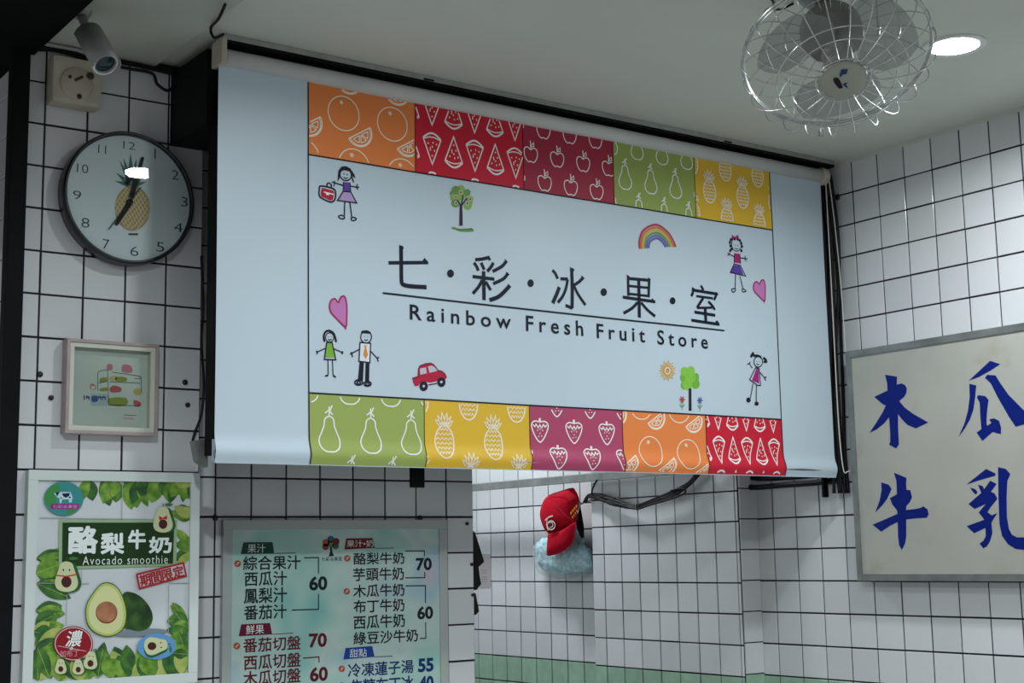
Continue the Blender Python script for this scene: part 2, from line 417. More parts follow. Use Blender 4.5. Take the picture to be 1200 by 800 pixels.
def m_wedge(A, c, r=.036, rot=.55, flip=1):
    c = Vector(c); R = Matrix.Rotation(rot, 2)
    f = lambda pts: [c+R @ Vector(p) for p in pts]
    A.stroke_uv(f([(r*math.cos(t), r*math.sin(t)*.95) for t in [math.pi+math.pi*i/18 for i in range(19)]]+[(-r, 0)]), LW, cream, 2)
    A.stroke_uv(f([(r*.86*math.cos(t), r*.86*math.sin(t)*.95-.002) for t in [math.pi+math.pi*i/18 for i in range(19)]]), LW*.7, cream, 2)
    for k in range(3):
        a = math.pi*(1.2+.3*k); a1, a2 = a-.36, a+.36
        p = [(r*.1*math.cos(a), r*.12*math.sin(a)-.003)]+[(r*.68*math.cos(t), r*.68*math.sin(t)) for t in (a1, a1+.18, a, a2-.18, a2)]
        A.stroke_uv(f(p+[p[0]]), LW*.75, cream, 2)
def m_melon(A, c, up=1, w=.052, h=.078):
    c = Vector(c); f = lambda pts: [c+Vector((x*w/2, y*h/2*up)) for x, y in pts]
    A.stroke_uv(f([(-1, -.62), (0, 1), (1, -.62)]), LW, pwhite, 2)
    arc = [(-1+2*i/10, -.62-.36*math.sin(math.pi*i/10)) for i in range(11)]; arc2 = [(-.98+1.96*i/10, -.56-.17*math.sin(math.pi*i/10)) for i in range(11)]
    A.stroke_uv(f(arc), LW*1.4, pwhite, 2); A.stroke_uv(f(arc2), LW*.9, pwhite, 2)
    for x, y in ((0, .45), (-.22, .1), (.25, .12), (0, -.12), (-.45, -.3), (.1, -.38), (.48, -.3), (-.2, -.02)):
        q = f([(x, y)])[0]; A.stroke_uv([q-Vector((0, .0022)), q+Vector((0, .0022))], .0032, cream, 3)
def m_apple(A, c, r=.024):
    c = Vector(c); pts = [(0, .62), (.45, .9), (.95, .7), (1.05, .1), (.8, -.6), (.4, -.98), (0, -.88), (-.4, -.98), (-.8, -.6), (-1.05, .1), (-.95, .7), (-.45, .9)]
    A.stroke_uv(smooth([c+Vector((x*r, y*r)) for x, y in pts], 3, True), LW*.85, pwhite, 2, True)
    A.stroke_uv([c+Vector((0, .6*r)), c+Vector((.02*r, 1.55*r)), c+Vector((-.05*r, 1.8*r))], LW*.9, pwhite, 2)
    A.stroke_uv([c+Vector((0, 1.1*r)), c+Vector((.5*r, 1.6*r)), c+Vector((.55*r, 1.15*r)), c+Vector((0, 1.0*r))], LW*.7, pwhite, 2)
def m_pear(A, c, r=.026):
    c = Vector(c); pts = [(0, 1.55), (.42, 1.3), (.5, .75), (.72, .2), (1, -.45), (.88, -1.1), (.45, -1.45), (0, -1.5), (-.45, -1.45), (-.88, -1.1), (-1, -.45), (-.72, .2), (-.5, .75), (-.42, 1.3)]
    A.stroke_uv(smooth([c+Vector((x*r, y*r)) for x, y in pts], 3, True), LW, pwhite, 2, True)
    for p in ([(0, 1.5), (0, 2.4)], [(-.4, 1.8), (0, 2.1)], [(.3, 2.5), (.05, 2.0), (.35, 1.7)]): A.stroke_uv([c+Vector((x*r, y*r)) for x, y in p], LW, pwhite, 2)
def m_pine(A, c, r=.026):
    c = Vector(c)
    A.stroke_uv(circ(c, r, r*1.45), LW*1.1, cream, 2)
    for k in range(6):
        y = -1.05+.42*k; w = math.sqrt(max(.05, 1-(y/1.45)**2))*.88
        A.stroke_uv([c+Vector((r*(-w+2*w*i/8), r*(y+(.2 if i % 2 else 0)))) for i in range(9)], LW*.65, cream, 2)
    for a, l in ((-.85, .9), (-.5, 1.15), (-.15, 1.35), (.2, 1.3), (.55, 1.1), (.9, .85)):
        d = Vector((math.sin(a), math.cos(a))); n = Vector((d.y, -d.x)); b = c+Vector((a*.3*r, 1.4*r))
        A.stroke_uv([b-n*r*.16, b+d*r*l*.55-n*r*.14, b+d*r*l, b+d*r*l*.55+n*r*.14, b+n*r*.16], LW*.8, cream, 2)
def m_straw(A, c, r=.030):
    c = Vector(c); pts = [(0, .78), (.6, .85), (.98, .55), (.9, 0), (.5, -.75), (.12, -1.15), (-.12, -1.15), (-.5, -.75), (-.9, 0), (-.98, .55), (-.6, .85)]
    A.stroke_uv(smooth([c+Vector((x*r, y*r)) for x, y in pts], 3, True), LW, pwhite, 2, True)
    A.stroke_uv([c+Vector((x*r, y*r)) for x, y in ((-.85, .5), (-.6, .3), (-.45, .55), (-.2, .2), (0, .5), (.2, .2), (.45, .55), (.6, .3), (.85, .5))], LW*.9, pwhite, 2)
    A.stroke_uv([c+Vector((0, .8*r)), c+Vector((0, 1.15*r))], LW*2, pwhite, 2)
    for x, y in ((-.3, -.1), (.3, -.1), (0, -.4), (0, 0), (-.15, -.7), (.2, -.65)): q = c+Vector((x*r, y*r)); A.stroke_uv([q, q+Vector((0, .003))], .003, pwhite, 3)
def panel(x0, x1, z0, z1, color, motif, label):
    A = Art('Y', BY, off=boff); A.clip = None
    nz_ = 26; nx_ = 12; vs = [A.P((x0+(x1-x0)*i/nx_, z0+(z1-z0)*j/nz_), 0) for j in range(nz_+1) for i in range(nx_+1)]
    A.mb.add(vs, [(j*(nx_+1)+i, j*(nx_+1)+i+1, (j+1)*(nx_+1)+i+1, (j+1)*(nx_+1)+i) for j in range(nz_) for i in range(nx_)], color, True)
    A.clip = (x0, z0, x1, z1); motif(A)
    tag(A.build('printed_panel', cloth_o), label)
def lat(fn, A, o, a, b, ni=(-3, 4), nj=(-2, 3)):
    oo = A.uv(o)
    for j in range(*nj):
        for i in range(*ni):
            p = oo+Vector(a)*i+Vector(b)*j
            if A.clip[0]-.06 < p.x < A.clip[2]+.06 and A.clip[1]-.08 < p.y < A.clip[3]+.08: fn(A, p, i, j)
def f_orange(o, w, r):
    def g(A):
        lat(lambda A, p, i, j: m_orange(A, p, r), A, o, (.138, -.004), (.028, -.128)); lat(lambda A, p, i, j: m_wedge(A, p, r*.82), A, w, (.138, -.004), (.028, -.128))
    return g
def f_melon(o, du, dv):
    def g(A): lat(lambda A, p, i, j: m_melon(A, p, -1 if i % 2 == 0 else 1, du*.82, dv*.80), A, o, (du, 0), (0, dv), (-4, 8), (-2, 3))
    return g
def f_stag(fn, o, du, dv, sh=.5):
    def g(A): lat(lambda A, p, i, j: fn(A, p), A, o, (du, 0), (du*sh, -dv), (-4, 5), (-3, 4))
    return g
panel(PXT[0], PXT[1], ZT0, ZT1, cols['orange'], f_orange((402.5, 133), (421, 156), .043), 'orange square printed with oranges, top left of the banner')
panel(PXT[1], PXT[2], ZT0, ZT1, cols['red'], f_melon((506.5, 174), .0645, .102), 'red square printed with watermelon slices in the top row')
panel(PXT[2], PXT[3], ZT0, ZT1, cols['crimson'], f_stag(lambda A, p: m_apple(A, p, .0212), (622, 181), .0885, .072), 'crimson square printed with apple outlines')
panel(PXT[3], PXT[4], ZT0, ZT1, cols['green'], f_stag(lambda A, p: m_pear(A, p, .0225), (732, 208), .0945, .092), 'green square printed with pears in the top row')
panel(PXT[4], PXT[5], ZT0, ZT1, cols['yellow'], f_stag(lambda A, p: m_pine(A, p, .0235), (831.5, 224), .132, .074), 'yellow square printed with pineapples, top right of the banner')
panel(PX2[0], PX2[1], ZB0, ZB1, cols['green'], f_stag(lambda A, p: m_pear(A, p, .0275), (385.5, 509), .112, .115), 'green square printed with pears, bottom left of the banner')
panel(PX2[1], PX2[2], ZB0, ZB1, cols['yellow'], f_stag(lambda A, p: m_pine(A, p, .0275), (520.5, 518), .148, .098), 'yellow square printed with pineapples in the bottom row')
panel(PX2[2], PX2[3], ZB0, ZB1, cols['plum'], f_stag(lambda A, p: m_straw(A, p, .0265), (633, 503.5), .110, .068), 'plum square printed with strawberries')
panel(PX2[3], PX2[4], ZB0, ZB1, cols['orange'], f_orange((761.7, 529), (779, 544), .041), 'orange square printed with oranges in the bottom row')
panel(PX2[4], PX2[5], ZB0, ZB1, cols['red'], f_melon((842, 527), .0560, .096), 'red square printed with watermelon slices, bottom right of the banner')
A = Art('Y', BY, off=boff)                                       # thin ruled lines
for q, w in (([(PXT[0], ZT0), (PXT[5], ZT0)], .0034), ([(PX2[0], ZB1), (PX2[5], ZB1)], .0034)): A.stroke_uv([Vector(q[0]).lerp(Vector(q[1]), i/60) for i in range(61)], w, lineblk, 4)
for x0, x1 in ((PXT[0]-.001, PX2[0]-.001), (PXT[5]+.001, PX2[5]+.001)): A.stroke_uv([Vector((x1, ZB0)).lerp(Vector((x0, ZT1)), i/200) for i in range(201)], .0032, lineblk, 4)
for x in PXT[1:5]: A.stroke_uv([Vector((x, ZT0)).lerp(Vector((x, ZT1)), i/20) for i in range(21)], .0018, lineblk, 4)
for x in PX2[1:5]: A.stroke_uv([Vector((x, ZB0)).lerp(Vector((x, ZB1)), i/40) for i in range(41)], .0018, lineblk, 4)
A.build('printed_ruling', cloth_o)
# lettering
def brush(crop, strokes, dots=()):
    A = Art('Y', BY, off=boff); A.base = 3; A.crop(*crop)
    for pts, w in strokes: A.stroke(pts, w, ink, 1, 4 if len(pts) > 2 else 0)
    for p in dots: A.fill(p, ink, 1)
    A.build('title_character', cloth_o)
H9, H7, H5 = .0108, .0086, .0068
ca, cb_ = (450, 280, 5.714), (635, 300, 5.333)
brush(ca, [([(113, 45), (114, 180), (115, 275), (124, 303), (160, 314), (215, 319), (285, 322)], H9), ([(28, 160), (295, 157)], H7)], [[(100, 38), (133, 58), (122, 75), (102, 70)], [(255, 150), (272, 125), (300, 160), (270, 166)]])
brush(ca, [([(612, 138), (660, 133), (708, 122)], H7), ([(603, 158), (620, 180), (633, 212)], H7), ([(652, 158), (672, 205)], H7), ([(733, 158), (716, 188), (692, 216)], H7), ([(595, 250), (740, 268)], H7), ([(668, 215), (672, 408)], H9),
    ([(658, 275), (635, 320), (597, 364)], H7), ([(682, 285), (716, 342)], H7), ([(820, 145), (790, 182), (728, 217)], H7), ([(830, 228), (800, 266), (732, 299)], H7), ([(842, 312), (800, 358), (760, 390), (708, 408)], H9)],
    [[(690, 118), (702, 114), (718, 136), (705, 146)], [(805, 132), (830, 155), (815, 165)], [(815, 218), (840, 238), (825, 248)], [(828, 298), (852, 320), (836, 332)]])
brush(cb_, [([(64, 88), (82, 108), (98, 142)], H7), ([(108, 194), (90, 240), (66, 294)], H9), ([(115, 142), (162, 143)], H7), ([(160, 145), (150, 200), (128, 252), (98, 290)], H7), ([(186, 75), (189, 220), (187, 325)], H9), ([(187, 325), (146, 308)], H7), ([(260, 132), (235, 158), (200, 182)], H7), ([(194, 172), (225, 238), (272, 306)], H7)], [[(175, 68), (205, 84), (196, 98), (177, 96)], [(245, 120), (268, 138), (250, 152)], [(165, 318), (192, 322), (186, 336)]])
brush(cb_, [([(537, 122), (540, 248)], H7), ([(540, 140), (672, 152)], H7), ([(668, 142), (664, 258)], H7), ([(542, 186), (664, 199)], H5), ([(540, 235), (664, 250)], H5), ([(603, 145), (608, 384)], H9), ([(505, 256), (705, 286)], H7), ([(596, 290), (562, 326), (510, 357)], H7), ([(618, 290), (655, 334), (704, 376)], H7)], [[(528, 115), (546, 128), (545, 142), (533, 142)], [(658, 132), (678, 145), (668, 158)], [(672, 280), (688, 264), (708, 290)], [(690, 366), (710, 370), (698, 384)]])
brush(cb_, [([(992, 184), (1008, 214)], H7), ([(942, 198), (940, 230), (930, 250)], H7), ([(943, 213), (1098, 237)], H7), ([(1092, 238), (1075, 274)], H7), ([(962, 250), (1068, 264)], H5), ([(1006, 262), (966, 324)], H7), ([(966, 324), (1062, 322)], H5), ([(1038, 284), (1062, 308), (1080, 336)], H7), ([(950, 350), (1082, 370)], H7), ([(1018, 328), (1022, 408)], H9), ([(930, 401), (1108, 427)], H7)], [[(935, 192), (952, 204), (944, 216)], [(1084, 222), (1104, 238), (1086, 248)], [(1082, 408), (1096, 402), (1112, 430), (1090, 430)]])
for cr_d, c_, r1, r2 in ((ca, (447, 230), 23, 27), (ca, (980, 296), 21, 26), (cb_, (387, 225), 20, 24), (cb_, (813, 280), 18, 22)):
    A = Art('Y', BY, off=boff); A.base = 3; A.crop(*cr_d); A.ell(c_, r1, r2, ink); A.build('title_dot', cloth_o)
A = Art('Y', BY, off=boff); A.base = 3; A.stroke([(448, 343.3), (650, 366), (848.7, 387.3)], .0045, ink, 2); A.build('title_underline', cloth_o)
def letters(word, tl, br):
    vs, fs = text_mesh(word, .013, 1.5); A0 = Art('Y', BY, off=boff); A0.base = 3; a = A0.uv(tl); b = A0.uv(br)
    par = list(range(len(vs)))
    def fd_(i):
        while par[i] != i: par[i] = par[par[i]]; i = par[i]
        return i
    for f in fs:
        for k in f[1:]: par[fd_(k)] = fd_(f[0])
    isl = {}
    for f in fs: isl.setdefault(fd_(f[0]), []).append(f)
    grp = []
    for fl in isl.values():                                    # merge the dot of an i with its stem
        xs = [vs[k][0] for f in fl for k in f]; grp.append([min(xs), max(xs), fl])
    grp.sort(key=lambda g: g[0]); out = []
    for g in grp:
        if out and g[0] < out[-1][1]-.004: out[-1][1] = max(out[-1][1], g[1]); out[-1][2] = out[-1][2]+g[2]
        else: out.append(g)
    for x0_, x1_, fl in out:
        A = Art('Y', BY, off=boff); A.base = 3; ids = sorted({k for f in fl for k in f}); mp_ = {k: n for n, k in enumerate(ids)}
        A.mb.add([A.P((a.x+(b.x-a.x)*vs[k][0], b.y+(a.y-b.y)*vs[k][1]), 2) for k in ids], [[mp_[k] for k in f] for f in fl], ink); A.build('letter', cloth_o)
for w_, tl_, br_ in (('Rainbow', (479.8, 356.5), (599, 385.5)), ('Fresh', (616, 369.5), (683.2, 394)), ('Fruit', (698.8, 379), (755.8, 401.5)), ('Store', (769.5, 386.5), (829, 409))): letters(w_, tl_, br_)
# crayon drawings
pen = C('pen', 34, 34, 52, .6)
def drawing(label, fn):
    A = Art('Y', BY, off=boff); A.base = 3; fn(A); tag(A.build('printed_drawing', cloth_o), label)
PW = .0033
def d_girl1(A):
    A.crop(365, 185, 10); lil = C('c_lilac', 176, 150, 196, .6); vio = C('c_violet', 92, 66, 150, .6); rd = C('c_redcase', 176, 40, 62, .6); bk = C('c_hair', 28, 26, 40, .6)
    A.fill([(365, 395), (455, 400), (525, 530), (300, 500)], lil, 0); A.stroke([(365, 395), (455, 400), (525, 530), (300, 500)], PW, pen, 1, 0, True)
    A.fill([(370, 285), (445, 290), (455, 390), (370, 385)], vio, 0); A.stroke([(370, 285), (368, 385)], PW*.8, pen); A.stroke([(445, 290), (455, 390)], PW*.8, pen)
    A.stroke([(335, 150), (330, 210), (370, 262), (430, 262), (465, 215), (450, 150)], PW, pen, 1, 4)
    A.fill([(300, 285), (310, 150), (345, 105), (400, 98), (450, 125), (500, 200), (510, 240), (480, 220), (440, 160), (380, 145), (345, 160), (328, 210), (325, 240)], bk, 1)
    A.stroke([(460, 200), (490, 290)], PW, bk, 1)
    for c in ((375, 188), (413, 197)): A.ell(c, 7, 10, pen, 1)
    A.stroke([(372, 228), (395, 243), (420, 235)], PW*.8, pen, 1, 3)
    A.stroke([(365, 325), (270, 295), (235, 285)], PW, pen); A.stroke([(262, 270), (270, 295), (255, 335)], PW*.9, pen)
    A.stroke([(445, 330), (520, 345), (555, 345)], PW, pen); A.stroke([(535, 310), (520, 345), (540, 372)], PW*.9, pen)
    A.stroke([(385, 520), (380, 680)], PW, pen); A.stroke([(445, 525), (468, 700)], PW, pen)
    A.stroke([(380, 690), (345, 672), (312, 690), (345, 715), (380, 710)], PW, pen, 1, 3, True); A.stroke([(465, 700), (500, 700), (520, 718), (495, 735), (465, 730)], PW, pen, 1, 3, True)
    A.fill([(120, 350), (250, 385), (265, 410), (245, 495), (215, 500), (110, 450), (105, 400)], rd, 0)
    A.stroke([(105, 330), (240, 358), (278, 400), (268, 490), (215, 518), (105, 465), (85, 420), (88, 370)], PW*1.2, pen, 1, 3, True)
    A.stroke([(178, 335), (180, 305), (205, 297), (228, 320), (225, 350)], PW*1.1, pen, 1, 3); A.stroke([(140, 400), (255, 430)], PW*.9, pwhite, 1); A.fill([(165, 405), (200, 412), (200, 440), (165, 435)], pwhite, 1)
drawing('crayon girl in a lilac skirt with a red case', d_girl1)
def d_tree1(A):
    A.crop(520, 205, 10.66); g1 = C('c_green1', 112, 150, 88, .6); g2 = C('c_green2', 140, 176, 96, .6); tr = C('c_trunk', 60, 46, 66, .6)
    for c, r in (((150, 190), 55), ((215, 175), 50), ((290, 220), 45), ((330, 300), 40), ((300, 385), 50), ((130, 280), 50), ((150, 350), 55), ((220, 250), 70), ((110, 230), 35), ((320, 350), 40)): A.ell(c, r, r, g1 if int(r) % 2 else g2, .2+.1*(r % 7), 12)
    for c in ((150, 275), (155, 350), (210, 215), (295, 355), (330, 300)): A.ell(c, 24, 28, C('c_halo', 190, 190, 150, .6), 1.1, 10); A.ell(c, 10, 12, C('c_plum', 84, 40, 66, .6), 1.4, 10)
    A.fill([(200, 370), (232, 370), (238, 630), (195, 635)], tr, 1.6)
    for p in ([(215, 375), (165, 320)], [(222, 370), (240, 250)], [(225, 375), (290, 290)]): A.stroke(p, .0038, tr, 1.6)
    A.stroke([(105, 660), (150, 668), (210, 690), (300, 695), (375, 690)], .006, g1, 0, 3); A.stroke([(160, 680), (250, 680), (360, 672)], .004, C('c_grass', 80, 130, 70, .6), 1, 3)
drawing('crayon tree with round fruits on a grass line', d_tree1)
def d_rainbow(A):
    A.crop(730, 250, 6); cs = [(176, 62, 86), (206, 120, 66), (202, 178, 70), (112, 148, 96), (96, 116, 176), (112, 96, 164)]
    for k, c in enumerate(cs):
        t = k*.105
        pts = [(115, 250), (112, 195), (140, 120), (230, 80), (310, 130), (350, 190), (368, 236)]; cx, cy = 238, 262
        q = [(cx+(x-cx)*(1-t), cy+(y-cy)*(1-t*1.0)) for x, y in pts]
        q[0] = (q[0][0], 250-k); q[-1] = (q[-1][0], 236)
        A.stroke(q, .0062, C('rb%d' % k, *c, .6), k*.12, 5)
drawing('crayon rainbow', d_rainbow)
def d_girl2(A):
    A.crop(730, 250, 6); mg = C('c_magenta', 160, 40, 104, .6); vi = C('c_violet2', 88, 62, 156, .6); bk = C('c_hair', 28, 26, 40, .6)
    A.stroke([(770, 180), (765, 230), (790, 265), (820, 255), (835, 220), (820, 180)], PW*.8, pen, 1, 3)
    for p in ((758, 185), (752, 205), (757, 228), (764, 250), (770, 175), (785, 180), (805, 180), (820, 190), (830, 210), (836, 232), (832, 262), (755, 262)): A.ell(p, 8, 11, bk, 1, 10)
    for p in ((790, 222), (808, 226)): A.ell(p, 3, 4, pen, 1, 8)
    A.stroke([(786, 240), (797, 252), (808, 246)], PW*.7, pen, 1, 3)
    A.fill([(765, 148), (785, 165), (808, 150), (815, 180), (790, 172), (766, 180)], mg, 1.4)
    A.fill([(783, 280), (822, 284), (828, 352), (782, 345)], mg, 0); A.stroke([(783, 280), (782, 350)], PW*.7, pen); A.stroke([(822, 284), (828, 355)], PW*.7, pen)
    A.fill([(780, 362), (822, 370), (848, 430), (762, 412)], vi, 0); A.stroke([(783, 355), (825, 366), (862, 440), (755, 414)], PW, pen, 1, 0, True)
    A.stroke([(783, 305), (735, 278)], PW*.9, pen); A.stroke([(735, 300), (748, 288), (752, 275)], PW*.8, pen); A.stroke([(822, 312), (876, 320)], PW*.9, pen); A.stroke([(860, 298), (855, 318), (866, 338)], PW*.8, pen)
    A.stroke([(792, 430), (790, 530)], PW, pen); A.stroke([(822, 440), (845, 530)], PW, pen); A.stroke([(790, 530), (765, 532), (772, 552), (790, 545)], PW, pen, 1, 3, True); A.stroke([(845, 530), (866, 545), (848, 552), (838, 540)], PW, pen, 1, 3, True)
drawing('crayon girl with a pink bow and violet skirt', d_girl2)
def heart(A, x0, y0, s, k):
    ph = C('c_heart', 190, 120, 176, .6); pr = C('c_heartline', 164, 44, 88, .6)
    pts = [(0, -60), (-25, -88), (-55, -75), (-68, -30), (-55, 20), (0, 80), (58, 132), (66, 60), (66, -40), (50, -105), (20, -100)]
    q = [(x0+x*s, y0+y*s) for x, y in pts]; A.fill(q, ph, 0, 3); A.stroke(q, .0042, pr, 1, 3, True); A.stroke([(x0+50*s, y0+120*s), (x0+60*s, y0+150*s)], .0042, pr)
drawing('pink crayon heart above the couple', lambda A: heart(A.crop(365, 340, 6.667), 208, 155, 1.0, 1))
drawing('pink crayon heart by the right margin', lambda A: heart(A.crop(730, 250, 6), 958, 535, .62, 1))
def d_couple_w(A):
    A.crop(365, 340, 6.667); gr = C('c_dress', 122, 172, 60, .6); bk = C('c_hair', 28, 26, 40, .6)
    A.stroke(circle2((142, 368), 32, 36), PW*.7, pen, 1, 0, True); A.stroke([(102, 402), (95, 360), (110, 325), (140, 316), (170, 335), (185, 370), (192, 405)], PW*1.6, bk, 1.4, 3)
    A.ell((130, 362), 3, 4, pen, 1, 8); A.ell((152, 362), 3, 4, pen, 1, 8); A.stroke([(130, 380), (143, 390), (155, 380)], PW*.7, pen, 1, 3)
    A.fill([(120, 410), (158, 410), (185, 525), (110, 525)], gr, 0); A.stroke([(118, 408), (160, 408), (190, 543), (100, 540)], PW, pen, 1, 0, True)
    A.stroke([(112, 452), (45, 482)], PW*.8, pen); A.stroke([(38, 472), (45, 484), (42, 498)], PW*1.2, pen); A.stroke([(172, 455), (238, 485)], PW*.8, pen); A.stroke([(246, 478), (236, 486), (244, 498)], PW*1.2, pen)
    A.stroke([(128, 543), (130, 660)], PW*.8, pen); A.stroke([(163, 543), (168, 660)], PW*.8, pen); A.fill([(130, 655), (105, 665), (102, 675), (130, 672)], bk, 1); A.fill([(168, 655), (192, 675), (190, 685), (166, 672)], bk, 1)
def circle2(c, rx, ry, n=24): return [(c[0]+rx*math.cos(2*math.pi*i/n), c[1]+ry*math.sin(2*math.pi*i/n)) for i in range(n)]
drawing('crayon woman in a green dress', d_couple_w)
def d_couple_m(A):
    A.crop(365, 340, 6.667); bk = C('c_hair', 28, 26, 40, .6); tie = C('c_tie', 206, 140, 66, .6); sh = C('c_shirt', 216, 220, 226, .6)
    A.stroke(circle2((425, 365), 42, 48), PW*.9, pen, 1, 0, True); A.fill([(390, 318), (400, 314), (460, 325), (462, 340), (385, 335)], bk, 1.4)
    A.ell((412, 360), 3, 4, pen, 1, 8); A.ell((438, 362), 3, 4, pen, 1, 8); A.stroke([(412, 385), (425, 393), (438, 383)], PW*.7, pen, 1, 3)
    A.fill([(378, 408), (460, 415), (455, 565), (370, 555)], sh, 0); A.stroke([(378, 408), (460, 415), (455, 565), (370, 555)], PW, pen, 1, 0, True)
    A.fill([(408, 430), (430, 430), (426, 450), (440, 505), (422, 535), (402, 505), (414, 450)], tie, 1)
    A.stroke([(372, 462), (300, 500)], PW*.9, pen); A.stroke([(310, 482), (316, 500), (320, 522)], PW, pen); A.stroke([(460, 475), (515, 535)], PW*.9, pen); A.stroke([(524, 520), (514, 534), (520, 556)], PW, pen)
    A.fill([(375, 562), (408, 565), (402, 705), (362, 700)], bk, 1); A.fill([(422, 568), (452, 568), (450, 712), (418, 708)], bk, 1)
    A.stroke(circle2((368, 720), 30, 20), PW*1.2, pen, 1, 0, True); A.stroke(circle2((437, 730), 28, 18), PW*1.2, pen, 1, 0, True); A.stroke(circle2((368, 722), 14, 10), PW, pen, 1, 0, True); A.stroke(circle2((437, 732), 14, 10), PW, pen, 1, 0, True)
drawing('crayon man with an orange tie', d_couple_m)
def d_car(A):
    A.crop(475, 415, 16); rd = C('c_car', 176, 34, 62, .6); dk = C('c_carline', 120, 34, 62, .6); gl = C('c_carglass', 190, 182, 196, .6)
    A.fill([(125, 455), (235, 420), (245, 280), (270, 220), (380, 180), (470, 170), (530, 200), (610, 305), (680, 320), (740, 370), (770, 440), (745, 480), (700, 455), (640, 450), (600, 500), (480, 530), (380, 520), (330, 510), (270, 540), (235, 595), (175, 595), (145, 540)], rd, 0)
    A.stroke([(125, 455), (235, 420), (245, 280), (270, 220), (380, 180), (470, 170), (530, 200), (610, 305), (680, 320), (740, 370), (770, 440)], PW*1.1, dk, 1, 0)
    A.fill([(265, 270), (380, 245), (400, 355), (275, 385)], gl, 1); A.fill([(415, 230), (490, 210), (545, 240), (600, 310), (450, 350)], gl, 1)
    for c in ((338, 598), (672, 520)): A.ell(c, 66, 74, C('c_carhub', 200, 190, 206, .6), 1); A.stroke(circle2(c, 52, 58), .0085, C('c_tyre', 26, 30, 50, .6), 2, 0, True)
    A.stroke([(430, 575), (590, 545)], PW*.9, dk)
drawing('red crayon car', d_car)
def d_sun(A):
    A.crop(765, 405, 8); y = C('c_sun', 206, 160, 66, .6); y2 = C('c_sun2', 190, 130, 60, .6); c = (133, 235)
    for k in range(22):
        a = 2*math.pi*k/22; A.stroke([(c[0]+38*math.cos(a), c[1]+48*math.sin(a)), (c[0]+(78 if k % 2 else 66)*math.cos(a), c[1]+(100 if k % 2 else 84)*math.sin(a))], .0030, y, 0)
    A.stroke(circle2(c, 32, 40), .0055, y, 1, 0, True); A.stroke(circle2(c, 22, 28), .0025, pwhite, 2, 0, True); A.stroke(circle2(c, 13, 16), .0035, y2, 2, 0, True)
drawing('yellow crayon sun', d_sun)
def d_tree2(A):
    A.crop(765, 405, 8); g = C('c_green3', 132, 190, 70, .6); g2 = C('c_green4', 112, 172, 60, .6)
    for c, rx, ry in (((290, 240), 34, 42), ((350, 235), 38, 44), ((290, 300), 40, 45), ((345, 300), 50, 55), ((400, 300), 28, 45), ((395, 360), 40, 45), ((320, 365), 45, 50), ((290, 370), 32, 40)): A.ell(c, rx, ry, g if rx % 4 else g2, .1+.05*(ry % 9), 12)
    A.fill([(330, 400), (355, 400), (358, 608), (332, 610)], C('c_trunk2', 40, 34, 48, .6), 1)
drawing('green crayon tree with a dark trunk', d_tree2)
def d_flower(A, x, y, m):
    for k in range(6):
        a = k*1.047; A.stroke([(x, y), (x+26*math.cos(a), y+32*math.sin(a))], .0040, m, 1)
    A.stroke([(x, y+20), (x, y+100)], .0026, C('c_stem', 110, 150, 110, .6), 0); A.stroke([(x-22, y+45), (x, y+75), (x+22, y+45)], .0035, C('c_stem', 110, 150, 110, .6), 0)
drawing('small red crayon flower', lambda A: d_flower(A.crop(765, 405, 8), 270, 505, C('c_fred', 176, 70, 70, .6)))
drawing('small blue crayon flower', lambda A: d_flower(A.crop(765, 405, 8), 435, 512, C('c_fblue', 84, 84, 156, .6)))
def d_girl3(A):
    A.crop(765, 405, 8); mg = C('c_dress3', 160, 36, 116, .6); bk = C('c_hair', 28, 26, 40, .6)
    A.stroke(circle2((990, 150), 40, 50), PW, pen, 1, 0, True); A.stroke([(950, 95), (985, 92), (1020, 110)], PW*2, bk, 1.4, 3)
    for p in ((930, 85), (940, 70), (925, 98), (950, 90), (1045, 118), (1060, 130), (1050, 150), (1065, 148)): A.ell(p, 12, 13, bk, 1, 9)
    A.ell((978, 145), 3, 4, pen, 1, 8); A.ell((1000, 147), 3, 4, pen, 1, 8); A.stroke([(972, 165), (987, 178), (1000, 172)], PW*.7, pen, 1, 3)
    A.fill([(972, 215), (995, 220), (1000, 355), (930, 325)], mg, 0); A.stroke([(965, 205), (1000, 215), (1012, 370), (985, 372), (908, 318)], PW, pen, 1, 0, True)
    A.stroke([(935, 210), (905, 165)], PW*.8, pen); A.stroke([(885, 172), (905, 168), (915, 150)], PW, pen); A.stroke([(1008, 250), (1050, 300)], PW*.9, pen); A.stroke([(1066, 290), (1050, 300), (1060, 325)], PW*1.3, pen)
    A.stroke([(940, 355), (915, 490)], PW, pen); A.stroke([(972, 370), (970, 530)], PW, pen); A.ell((896, 508), 22, 24, bk, 1, 12); A.ell((974, 542), 20, 20, bk, 1, 12)
drawing('crayon girl in a magenta dress waving', d_girl3)
# ceiling rail over the banner
mb = MB(); mb.box((1.318, 2.955, 1.188), (3.372, 3.005, ZC), alu, .002); mb.box((1.322, 2.949, 1.181), (3.366, 3.000, 1.1885), blackm)
r = mb.build('ceiling_rail'); tag(r, 'long aluminium rail on the ceiling that the roller banner hangs from', 'rail')
for x in (1.86, 2.9): m2 = MB(); m2.box((x, 2.953, 1.192), (x+.03, 2.9555, 1.196), blackm); m2.build('screw_slot', r)

